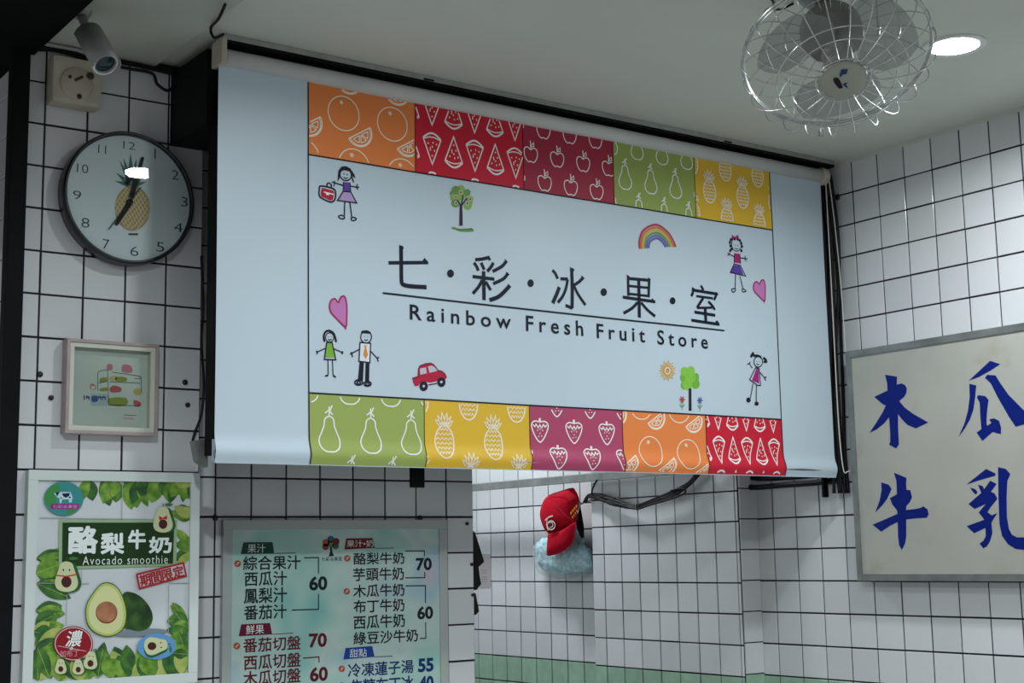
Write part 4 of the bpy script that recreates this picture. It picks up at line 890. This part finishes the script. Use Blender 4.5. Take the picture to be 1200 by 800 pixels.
A.text('番茄切盤', (212, 362), (775, 468), tx2, 1, B1); A.text('70', (858, 312), (1035, 445), tx2, 1, B1*2); A.text('西瓜切盤', (218, 530), (775, 638), tx2, 1, B1); mline(A, [(800, 555), (958, 543), (958, 600)], tx2)
A.text('木瓜切盤', (212, 688), (775, 792), tx2, 1, B1); A.text('60', (868, 645), (1045, 778), tx2, 1, B1*2); bullet(A, (147, 435), 34)
A.build('printed_fresh_fruit_list', msheet)
A = Art('Y', MP); A.crop(390, 615, 8)
A.fill([(108, 230), (125, 125), (372, 122), (395, 215)], C('head_red', 120, 28, 34, .4), 1); A.text('果汁•奶', (130, 142), (380, 204), pwh, 2); mline(A, [(395, 218), (570, 216)], tx4, .0018)
A.text('酪梨牛奶', (195, 262), (670, 362), tx4, 1, B1); A.text('芋頭牛奶', (190, 405), (665, 512), tx4, 1, B1); A.text('木瓜牛奶', (192, 562), (670, 662), tx4, 1, B1); A.text('布丁牛奶', (195, 705), (670, 805), tx4, 1, B1)
A.text('70', (778, 308), (928, 425), tx1, 1, B1*2); mline(A, [(680, 243), (858, 243), (858, 292)]); mline(A, [(862, 440), (862, 493), (678, 495)]); mline(A, [(682, 570), (868, 568), (868, 730)]); bullet(A, (135, 312), 30); bullet(A, (130, 622), 30)
A.crop(390, 705, 8.421)
A.text('西瓜牛奶', (205, 138), (710, 245), tx4, 1, B1); A.text('綠豆沙牛奶', (205, 300), (838, 388), tx4, 1, B1); A.text('60', (832, 45), (990, 168), tx1, 1, B1*2); mline(A, [(915, 200), (918, 358), (860, 362)])
A.build('printed_milk_list', msheet)
A = Art('Y', MP); A.crop(390, 705, 8.421)
A.fill([(103, 568), (125, 455), (388, 435), (412, 542)], C('head_blue', 26, 66, 150, .4), 1); A.text('甜點', (165, 468), (335, 540), pwh, 2); mline(A, [(412, 542), (590, 535)], tx3, .0018)
A.text('冷凍蓮子湯', (150, 612), (795, 698), tx3, 1, B1); A.text('55', (840, 560), (995, 685), tx3, 1, B1*2.4); A.text('焦糖布丁冰', (170, 770), (795, 862), tx3, 1, B1); A.text('40', (850, 735), (995, 862), tx3, 1, B1*2.4); bullet(A, (88, 660), 32); bullet(A, (88, 825), 32)
A.build('printed_dessert_list', msheet)

# ================================================================= RIGHT SIGN
SX = 3.350
sg = empty('wall_sign', (D_X, 2.56, -.092), 'large cream wall sign with blue brush painted characters in a metal frame', 'sign')
ya, yb, za, zb = 2.190, 2.932, -.0925, .5955
def frameX(mb, ya, yb, za, zb, w, xa, xb, m, bev=0):
    mb.box((xa, ya, za), (xb, yb, za+w), m, bev); mb.box((xa, ya, zb-w), (xb, yb, zb), m, bev); mb.box((xa, ya, za+w), (xb, ya+w, zb-w), m, bev); mb.box((xa, yb-w, za+w), (xb, yb, zb-w), m, bev)
mb = MB(); frameX(mb, ya, yb, za, zb, .020, SX, D_X-.0005, alu_dull, .001); mb.build('metal_frame', sg)
mb = MB(); mb.box((SX+.004, ya+.019, za+.019), (D_X-.001, yb-.019, zb-.019), mat('sign_face', (.42, .42, .37), .45, var=.08, vscale=5, stain=((.36, .345, .28), 6, .60))); face_o = mb.build('sign_face', sg)
sb = C('sign_blue', 0, 27, 114, .5)
def glyph(polys, crop):
    A = Art('X', SX+.004); A.crop(*crop)
    for p in polys: A.fill(p, sb, 1)
    return A.build('painted_character', face_o)
e_ = (1010, 410, 6.153); f_ = (1010, 530, 5.714)
glyph([[(168, 178), (255, 192), (252, 250), (285, 240), (312, 252), (325, 275), (322, 310), (305, 338), (270, 368), (310, 415), (370, 460), (480, 522), (390, 565), (330, 540), (290, 500), (262, 462), (262, 560), (268, 680), (248, 710), (197, 682), (205, 660), (205, 600), (197, 485), (160, 530), (110, 570), (55, 598), (100, 530), (150, 450), (172, 400), (150, 390), (90, 338), (185, 292), (183, 240)]], e_)
glyph([[(770, 222), (925, 78), (1000, 102), (925, 150), (850, 192)], [(775, 243), (826, 255), (818, 340), (805, 430), (780, 500), (740, 570), (697, 628), (740, 530), (765, 440), (778, 340)],
       [(830, 340), (840, 325), (890, 332), (915, 360), (905, 430), (900, 500), (900, 530), (905, 545), (935, 525), (918, 500), (955, 492), (990, 510), (1005, 560), (1003, 605), (975, 600), (945, 590), (870, 655), (828, 595), (862, 570), (855, 480), (850, 380)],
       [(888, 200), (905, 178), (965, 183), (1000, 240), (1060, 325), (1169, 435), (1250, 492), (1190, 530), (1110, 553), (1060, 480), (980, 340), (930, 240)]], e_)
glyph([[(130, 200), (180, 215), (200, 245), (170, 310), (140, 350), (90, 402), (120, 320), (133, 250)],
       [(215, 135), (300, 170), (297, 210), (300, 250), (325, 252), (337, 300), (320, 335), (300, 355), (297, 385), (360, 378), (395, 370), (412, 360), (440, 380), (448, 415), (435, 437), (370, 440), (298, 448), (298, 560), (290, 610), (268, 652), (250, 620), (243, 560), (240, 465), (190, 490), (130, 530), (72, 483), (150, 450), (240, 410), (235, 385), (205, 350), (188, 305), (235, 280), (232, 190)]], f_)
glyph([[(700, 215), (832, 110), (895, 140), (895, 155), (790, 185)], [(725, 235), (760, 245), (775, 265), (765, 282), (745, 265)],
       [(778, 215), (810, 225), (820, 245), (860, 188), (903, 210), (865, 262), (890, 275), (908, 310), (860, 370), (842, 400), (870, 420), (908, 405), (880, 450), (868, 470), (875, 540), (860, 590), (840, 625), (815, 642), (788, 610), (815, 590), (830, 560), (828, 505), (752, 540), (702, 493), (820, 450), (783, 400), (830, 345), (755, 378), (715, 345), (800, 270)],
       [(912, 98), (965, 110), (995, 145), (975, 190), (970, 300), (972, 430), (985, 510), (1005, 550), (1040, 568), (1086, 568), (1120, 550), (1135, 480), (1160, 540), (1160, 620), (1086, 652), (1030, 645), (980, 615), (940, 560), (922, 480), (915, 300)]], f_)

# ================================================================= RAIL, CABLES, CORD, PLUGS
mb = MB(); mb.box((3.270, 3.55, .262), (3.290, 5.299, .288), alu_dull, .002); mb.box((3.270, 3.55, .288), (3.300, 5.299, .292), alu, .001)
rl = mb.build('metal_rail'); tag(rl, 'dull metal rail running along the alcove wall under the banner', 'rail')
for y in (3.6, 5.1):
    m2 = MB(); m2.box((3.29, y, .266), (K_X if y < 4 else D_X, y+.02, .284), alu_dull); m2.build('wall_bracket', rl)
H = lambda px, py, X=3.285: onX(px, py, X)
bun = empty('cable_bundle', H(735, 593), 'bundle of black cables sagging from the rail under the banner, beside the red cap', 'cables')
def strand(pts, r, parent, name='cable_strand'):
    mb = MB(); mb.tube(smooth(pts, 7), r, cable_m, 7); return mb.build(name, parent)
for k, d in enumerate((-2.6, -1.1, .3, 1.6, 3.0)):
    e_ = [0, .25, -.3, .2, -.2][k]
    pts = [H(684+k*.8, 588, 3.30), H(690, 581+d*.6, 3.292), H(703, 582+d*1.3, 3.286), H(718, 587+d*1.9+e_*8, 3.283), H(736, 592+d*1.0, 3.281-.002*k), H(748, 592.5+d*.55, 3.280), H(770, 585+d*.8-e_*5, 3.281), H(792, 576+d*1.1, 3.283), H(808, 566+d*.8), H(822, 550+d), H(835, 535+d)]
    strand(pts, .0036, bun)
strand([H(700, 562, 3.268), H(696, 569, 3.262), H(694, 578, 3.268), H(704, 585, 3.275), H(722, 590, 3.272), H(745, 596, 3.272), H(760, 592, 3.275), H(790, 583, 3.276), H(803, 577, 3.276), H(799, 572, 3.276), H(786, 575, 3.276)], .0034, bun)
mb = MB(); q = H(747, 593, 3.276); mb.tube([q+Vector((0, math.cos(t)*.0, math.sin(t)*.016))+Vector((math.cos(t)*.010, 0, 0)) for t in [i*.524 for i in range(12)]], .0016, pvc, 5, True); mb.build('cable_tie', bun)
hb_ = empty('cable_bundle', H(900, 566, 3.37), 'two thick black cables tucked close under the right end of the banner', 'cables')
strand([H(848, 548, 3.33), H(856, 568, 3.36), H(880, 571, 3.37), H(920, 568, 3.38), H(960, 565, 3.38), H(985, 560, 3.38)], .009, hb_)
strand([H(846, 545, 3.345), H(862, 556, 3.365), H(890, 561, 3.38), H(930, 559, 3.385), H(975, 556, 3.385)], .007, hb_)
vb = empty('cable_bundle', (3.365, 2.99, .16), 'black cables hanging down between the right end of the banner and the tiled wall', 'cables')
for k in range(5):
    X = 3.347+.009*k; Yk = 3.0-.006*k; rn = random.Random(k)
    zz = [1.16, .98, .80, .62, .45, .30, .17]
    strand([Vector((min(X+rn.uniform(-.005, .005)-.010*(i == 0), 3.390), min(3.0, Yk+rn.uniform(-.006, .006)-.010*math.sin(i)), z)) for i, z in enumerate(zz)], .0055, vb)
cw = mat('cord_white', (.62, .60, .54), .5)
q = [Vector((3.340, 2.952, 1.15)), Vector((3.352, 2.948, 1.0)), Vector((3.362, 2.945, .8)), Vector((3.368, 2.945, .55)), Vector((3.372, 2.945, .33)), Vector((3.366, 2.945, .25)), Vector((3.350, 2.947, .233)), Vector((3.334, 2.95, .245)), Vector((3.330, 2.955, .40)), Vector((3.330, 2.955, .8)), Vector((3.329, 2.955, 1.15))]
cable('bead_cord', q, .0018, 'white bead cord looping down from the right end of the roller', cw, cat='cord', k=10)
pm = mat('plug_black', (.01, .01, .012), .45)
def plug(p, axis, r, label):
    T_ = Matrix.Translation(p) @ (Matrix.Rotation(math.pi/2, 4, 'X') if axis == 'Y' else Matrix.Rotation(-math.pi/2, 4, 'Y'))
    mb = MB(); mb.lathe([(0, .006), (r*.5, .006), (r, .004), (r, -.002)], pm, T_, 14); tag(mb.build('wall_plug'), label, 'wall plug', 'black wall plugs')
plug(onY(46.5, 438.5, A_Y), 'Y', .0065, 'black wall plug left of the small picture, upper one'); plug(onY(59.5, 466, A_Y), 'Y', .0058, 'black wall plug left of the small picture, lower one')
plug(onY(216.5, 448, A_Y), 'Y', .0065, 'black wall plug right of the small picture, upper one'); plug(onY(219.5, 474.5, A_Y), 'Y', .0058, 'black wall plug right of the small picture, lower one')
plug(onY(252, 606.8, B_Y), 'Y', .0075, 'black wall plug above the left corner of the menu board'); plug(onY(491.8, 606.8, B_Y), 'Y', .0075, 'black wall plug above the right corner of the menu board')
plug(onY(547, 613.5, B_Y), 'Y', .0050, 'black wall plug near the free edge of the back wall, upper one'); plug(onY(552.5, 661, B_Y), 'Y', .0050, 'black wall plug near the free edge of the back wall, middle one'); plug(onY(553.5, 697, B_Y), 'Y', .0045, 'black wall plug near the free edge of the back wall, lowest one')
plug(onX(982, 231, D_X), 'X', .010, 'black cable grommet on the right wall just under the ceiling')

# cloth hanging behind the wall edge, paper note
cloth = mat('black_fabric', (.02, .02, .022), .85, var=.4, vscale=30)
def sheet(name, outline, Yp, label, cat, m):
    mb = MB(); mb.prism([onY(*p, Yp) for p in outline], (0, .006, 0), m); return tag(mb.build(name), label, cat)
ap = empty('apron', (2.32, 3.58, -.2), 'dark cloth corner poking out behind the edge of the back wall', 'cloth')
for nm, ol, yy in (('cloth_fold', [(549, 620), (556.5, 623), (562, 640), (567.5, 658), (561, 664), (549, 668)], 3.575), ('cloth_fold', [(549, 660), (561, 664), (562, 674), (564, 684), (558.5, 691), (549, 692)], 3.582), ('cloth_fold', [(549, 692), (557.5, 695), (561.5, 716), (558, 720), (549, 722)], 3.578)):
    mb = MB(); mb.prism([onY(*p, yy) for p in ol], (0, .008, 0), cloth); mb.build(nm, ap)
A = Art('X', D_X-.001); A.crop(530, 540, 5); note = C('note_paper', 176, 168, 168, .6)
A.mb.prism([A.P(A.uv(p), 0) for p in ((158, 545), (222, 545), (226, 742), (160, 745))], (.0008, 0, 0), note)
for yy in (640, 655, 680, 692, 705): A.stroke([(172, yy), (205, yy)], .0022, C('note_ink', 130, 118, 124, .6), 1)
o = A.mb.build('paper_note'); tag(o, 'pale paper note stuck on the far tiled wall beside the dark cloth', 'note')

# ================================================================= CAP + BAG on the hook
def inflate(outline, X, front, back, m, rings=7, k=4, wob=0, wfreq=30, seed=0, tilt=0):
    q = [onX(*p, X) for p in outline]; q = smooth(q, k, True); c = sum(q, Vector())/len(q); n = len(q); mb = MB(); vs = []; fs = []
    for side, d in ((-1, front), (1, back)):
        base = len(vs)
        for r in range(rings+1):
            t = 1-r/rings if r < rings else 0.02
            for p in q:
                v = c+(p-c)*t; v = v+Vector((side*d*math.sqrt(max(0, 1-t*t)), 0, 0))
                if wob and r: v += Vector((-abs(noise.noise(v*wfreq+Vector((seed, 0, 0))))*wob*side*-side, noise.noise(v*wfreq)*wob*.6, noise.noise(v*wfreq+Vector((3, 5, 1)))*wob*.6))
                vs.append(v)
        for r in range(rings):
            for i in range(n): fs.append((base+r*n+i, base+r*n+(i+1) % n, base+(r+1)*n+(i+1) % n, base+(r+1)*n+i))
        fs.append(tuple(base+rings*n+i for i in range(n)))
    mb.add(vs, fs, m, True); return mb
redc = mat('cap_red_cotton', (.50, .004, .020), .8, spec=.1, bump=.15, bscale=300, var=.12, vscale=60)
def K(p): return (615+p[0]/6.667, 560+p[1]/6.667)
cp = empty('baseball_cap', onX(680, 588, 3.36), 'red baseball cap hanging on a hook against the alcove wall', 'cap')
CX = 3.30
crown = [K(p) for p in ((195, 130), (285, 98), (370, 75), (398, 100), (420, 150), (415, 210), (405, 270), (395, 345), (345, 378), (290, 402), (235, 420), (185, 435), (150, 370), (132, 300), (138, 240), (158, 180))]
crown_o = inflate(crown, CX, .042, .03, redc).build('crown', cp)
mb = inflate([K(p) for p in ((185, 430), (240, 418), (300, 398), (350, 372), (397, 343), (392, 420), (372, 500), (330, 550), (285, 580), (230, 600), (176, 606), (172, 560), (178, 490))], CX-.01, .022, .012, redc, 5); mb.build('brim', cp)
seam_m = mat('cap_seam', (.25, .002, .012), .8)
def cs(pts, r=.0012, m=seam_m, name='seam', out=.042):
    q = []
    for p in pts:
        px, py = K(p); v = onX(px, py, CX)
        q.append(v)
    c = onX(*K((275, 250)), CX)
    q = smooth(q, 5); res = []
    for v in q:
        d = (Vector((0, v.y, v.z))-Vector((0, c.y, c.z))).length; t = min(1, d/.115); Xn = v.x-out*math.sqrt(max(0, 1-t*t))-.0015; res.append(v*(Xn/v.x))
    mb = MB(); mb.tube(res, r, m, 5); mb.build(name, crown_o)
cs([(195, 132), (260, 230), (330, 300), (390, 345)]); cs([(195, 132), (170, 260), (175, 360), (190, 430)]); cs([(195, 132), (300, 130), (380, 160), (412, 200)])
q_ = onX(*K((200, 140)), CX-.006); mb = MB(); mb.lathe([(0, .006), (.006, .004), (.008, -.003)], seam_m, Matrix.Translation(q_), 12); mb.build('button', crown_o)
A = Art('X', CX-.040, .0006)                                         # embroidered emblem and yellow lettering
A.crop(615, 560, 6.667); emb = C('emb_white', 214, 200, 190, .7); eb = C('emb_dark', 60, 20, 26, .7)
A.ell((205, 365), 30, 38, eb, 0, 20); A.stroke(circle2((208, 368), 30, 34), .0045, emb, 1, 0, True); A.stroke([(160, 330), (190, 305), (220, 295)], .005, emb, 1, 2); A.stroke([(178, 320), (172, 365), (185, 410)], .004, emb, 1, 3); A.stroke([(190, 350), (215, 345), (222, 375), (200, 385)], .003, emb, 2, 2)
A.build('embroidered_emblem', crown_o)
A = Art('X', CX-.034, .0006); A.crop(615, 560, 6.667); ey = C('emb_yellow', 206, 140, 36, .7)
for i in range(4): 
    x, y = 362+i*14, 275-i*18
    A.stroke([(x-4, y-9), (x+4, y+9)], .0045, ey, 1); A.stroke([(x+6, y-12), (x+2, y)], .004, ey, 1)
    x, y = 375+i*11, 305-i*16; A.stroke([(x-4, y-8), (x+4, y+8)], .004, ey, 1)
A.build('embroidered_lettering', crown_o)
mb = inflate([K(p) for p in ((398, 345), (418, 260), (432, 215), (448, 300), (462, 400), (462, 495), (440, 470), (415, 420))], 3.345, .008, .008, mat('cap_lining', (.008, .008, .009), .8), 3); mb.build('rear_strap', cp)
mb = MB(); hk = onX(683, 588, 3.36); mb.tube([Vector((3.4, hk.y-.01, hk.z+.01)), Vector((3.37, hk.y, hk.z)), Vector((3.35, hk.y, hk.z-.008)), Vector((3.335, hk.y, hk.z+.008))], .004, alu_dull, 8); tag(mb.build('wall_hook'), 'small metal hook behind the red cap', 'hook')
bagc = multi_mat('blue_plastic_film', [(.3, (.20, .48, .55)), (.48, (.42, .68, .74)), (.6, (.62, .80, .84)), (.75, (.28, .56, .64))], 28, .25, 1.2)
bg_ = empty('plastic_bag', onX(660, 672, 3.33), 'crumpled pale blue plastic bag hanging beneath the red cap', 'bag')
bo = [K(p) for p in ((90, 510), (130, 478), (200, 455), (300, 440), (385, 400), (410, 420), (455, 500), (500, 580), (526, 660), (522, 710), (490, 725), (430, 730), (360, 745), (280, 752), (200, 735), (130, 710), (92, 630), (84, 560))]
inflate(bo, 3.352, .034, .040, bagc, 14, 6, .020, 38, 2).build('bag_contents', bg_)
film = bpy.data.materials.new('clear_film'); film.use_nodes = True; N = film.node_tree.nodes; L = film.node_tree.links; N.clear()
o_ = N.new('ShaderNodeOutputMaterial'); mx = N.new('ShaderNodeMixShader'); tr = N.new('ShaderNodeBsdfTransparent'); gs = N.new('ShaderNodeBsdfPrincipled'); mx.inputs[0].default_value = .30
gs.inputs['Base Color'].default_value = (.6, .72, .74, 1); gs.inputs['Roughness'].default_value = .18
L.new(tr.outputs[0], mx.inputs[1]); L.new(gs.outputs[0], mx.inputs[2]); L.new(mx.outputs[0], o_.inputs[0])
cb = sum((Vector(p) for p in bo), Vector((0, 0)))/len(bo)
bo2 = [tuple(cb+(Vector(p)-cb)*1.06+Vector((-1, 4))) for p in bo]
inflate(bo2, 3.352, .038, .043, film, 14, 6, .016, 30, 9).build('outer_film', bg_)
mb = MB(); mb.tube(smooth([onX(*K((395, 420)), 3.345), onX(*K((425, 300)), 3.345), hk+Vector((-.02, 0, 0))], 5), .004, bagc, 6); mb.tube(smooth([onX(*K((460, 500)), 3.34), onX(*K((440, 380)), 3.35), hk+Vector((-.015, 0, 0))], 5), .003, bagc, 6); mb.build('bag_handle', bg_)

# ================================================================= CEILING FAN
FC = ray(980.5, 63)*3.0
_v = FC.normalized(); _d = (ray(987.7, 92)-ray(980.5, 63)); _d = (_d-_v*_d.dot(_v)).normalized()
n_ax = (-_v*.745+_d*.667).normalized()
fx = (CR-n_ax*CR.dot(n_ax)).normalized(); fy = n_ax.cross(fx)
FM = Matrix((fx, fy, n_ax)).transposed().to_4x4(); FM.translation = FC
FR = .195
fan = empty('ceiling_fan', (FC.x, FC.y, ZC), 'round ceiling fan in a chrome wire cage beside the downlight', 'fan')
chrome = mat('chrome_wire', (.62, .63, .62), .25, .9, var=.2, vscale=40)
def ringpts(r, h, n=64): return [FM @ Vector((r*math.cos(2*math.pi*i/n), r*math.sin(2*math.pi*i/n), h)) for i in range(n)]
def ring(r, h, t, name='cage_ring'): mb = MB(); mb.tube(ringpts(r, h), t, chrome, 6, True); mb.build(name, fan)
ring(FR, 0, .0042, 'cage_rim'); ring(FR-.001, .008, .002); ring(.108, .083, .0016); ring(.135, .076, .0016); ring(.056, .083, .0016); ring(.14, -.052, .0016); ring(.10, -.062, .0016)
NS = 24
sp = MB(); prof = [(.050, .082), (.062, .088), (.10, .088), (.14, .080), (.17, .066), (.192, .044), (.200, .022), (.199, .003), (.196, -.003)]
def spoke(k, prof, r, first, name):
    a = 2*math.pi*(k+.3)/NS
    if first is None:
        mb = MB(); mb.tube(smooth([(p[0], 0, p[1]) for p in prof], 4), r, chrome, 5); o = mb.build(name)
        me = o.data
    else: o = bpy.data.objects.new(name, first)
    if first is not None: COL.objects.link(o)
    o.matrix_world = FM @ Matrix.Rotation(a, 4, 'Z'); o.parent = fan; o.matrix_parent_inverse = Matrix.Translation(fan.location).inverted()
    return o.data
fd = None
for k in range(NS): fd = spoke(k, prof, .0014, fd, 'cage_spoke')
fd = None
for k in range(0, NS): fd = spoke(k+.5, [(.05, -.062), (.10, -.062), (.15, -.050), (.185, -.025), (.199, -.002)], .0013, fd, 'rear_cage_spoke')
mb = MB(); mb.lathe([(0, .0915), (.02, .0910), (.040, .0895), (.048, .086), (.049, .081)], mat('fan_badge', (.36, .37, .31), .4, var=.05), FM, 40); mb.build('badge', fan)
def fpt(x, y, h): return FM @ Vector((x, y, h))
cr0 = (860+600/4.704, 430/4.704)
mb = MB(); blu = C('badge_blue', 40, 56, 110, .5); dkk = C('badge_dark', 30, 22, 40, .5)
def bpoly(pts, m, h):
    out = []
    for x, y in pts:
        px, py = 860+x/4.704, y/4.704; d = ray(px, py); p0 = FM @ Vector((0, 0, h)); t = p0.dot(n_ax)/d.dot(n_ax); out.append(d*t)
    mb.add(out, [tuple(range(len(out)))], m)
bpoly([(548, 435), (560, 428), (578, 432), (600, 475), (598, 488), (578, 488), (552, 455)], dkk, .0925)
bpoly([(592, 385), (628, 382), (622, 408), (598, 412), (588, 428), (583, 418)], blu, .0924); bpoly([(600, 462), (628, 455), (618, 468), (632, 488), (612, 478)], blu, .0924)
mb.build('badge_print', fan)
bl = mat('fan_blade_grey', (.30, .32, .31), .4, alpha=.42, var=.05)
blade = None
for k in range(3):
    mb = MB(); nr, na = 8, 8; vs = []
    for i in range(nr+1):
        r = .04+.125*i/nr; w = .45+.55*math.sin(math.pi*min(1, (i/nr)*.8+.12))
        for j in range(na+1):
            a = w*(j/na-.5)*1.75+.25*(i/nr); h = .012+.035*(.5-j/na)*(1-.35*i/nr)
            vs.append(Vector((r*math.cos(a), r*math.sin(a), h)))
    fs = [(i*(na+1)+j, i*(na+1)+j+1, (i+1)*(na+1)+j+1, (i+1)*(na+1)+j) for i in range(nr) for j in range(na)]
    R_ = FM @ Matrix.Rotation(2*math.pi*k/3+.5, 4, 'Z')
    top = [R_ @ v for v in vs]; bot = [R_ @ (v+Vector((0, 0, -.0015))) for v in vs]; nn = len(vs)
    mb.add(top+bot, fs+[tuple(nn+i for i in reversed(f)) for f in fs], bl, True); mb.build('blade', fan)
mb = MB(); mb.lathe([(0, .045), (.022, .044), (.030, .036), (.032, .0)], grey_pl, FM, 30); mb.build('blade_hub', fan)
mot = mat('fan_motor', (.22, .225, .215), .4, .2, var=.2, vscale=20)
mb = MB(); mb.lathe([(.0, -.045), (.062, -.045), (.066, -.055), (.066, -.085), (.060, -.10), (.050, -.106), (.03, -.118), (0, -.12)], mot, FM, 36); mb.build('motor_housing', fan)
pm_ = fpt(0, 0, -.10); mb = MB(); mb.tube([pm_, pm_+Vector((.0, .01, .02)), Vector((pm_.x+.01, pm_.y+.03, ZC-.015))], .016, mot, 12); mb.build('swivel_arm', fan)
mb = MB(); mb.lathe([(0, -.04), (.04, -.036), (.055, -.015), (.058, 0)], mot, Matrix.Translation((pm_.x+.01, pm_.y+.03, ZC)), 30); mb.build('ceiling_mount', fan)
cable('cable', [Vector((1.98, 2.0, ZC-.001)), onZ(903, -2, 1.19), onZ(905, 8, 1.185), onZ(914, 11, 1.19), onZ(930, 4, ZC-.003)], .003, 'short black wire dangling from the ceiling left of the fan')
p0 = onZ(1027, -5, 1.15); cable('pull_cord', [p0+Vector((0, 0, .05)), p0, onZ(1028, 20, 1.12), onZ(1029, 40, 1.06)], .0018, 'thin dark pull cord hanging inside the fan cage', grey_pl, cat='cord')
clip = onY(972, 160, 1.93); 
mb = MB(); c0 = FM @ Vector((0, -.206, .012)); mb.box(c0-Vector((.005, .004, .012)), c0+Vector((.005, .004, .004)), chrome, .001); mb.build('cage_clip', fan)
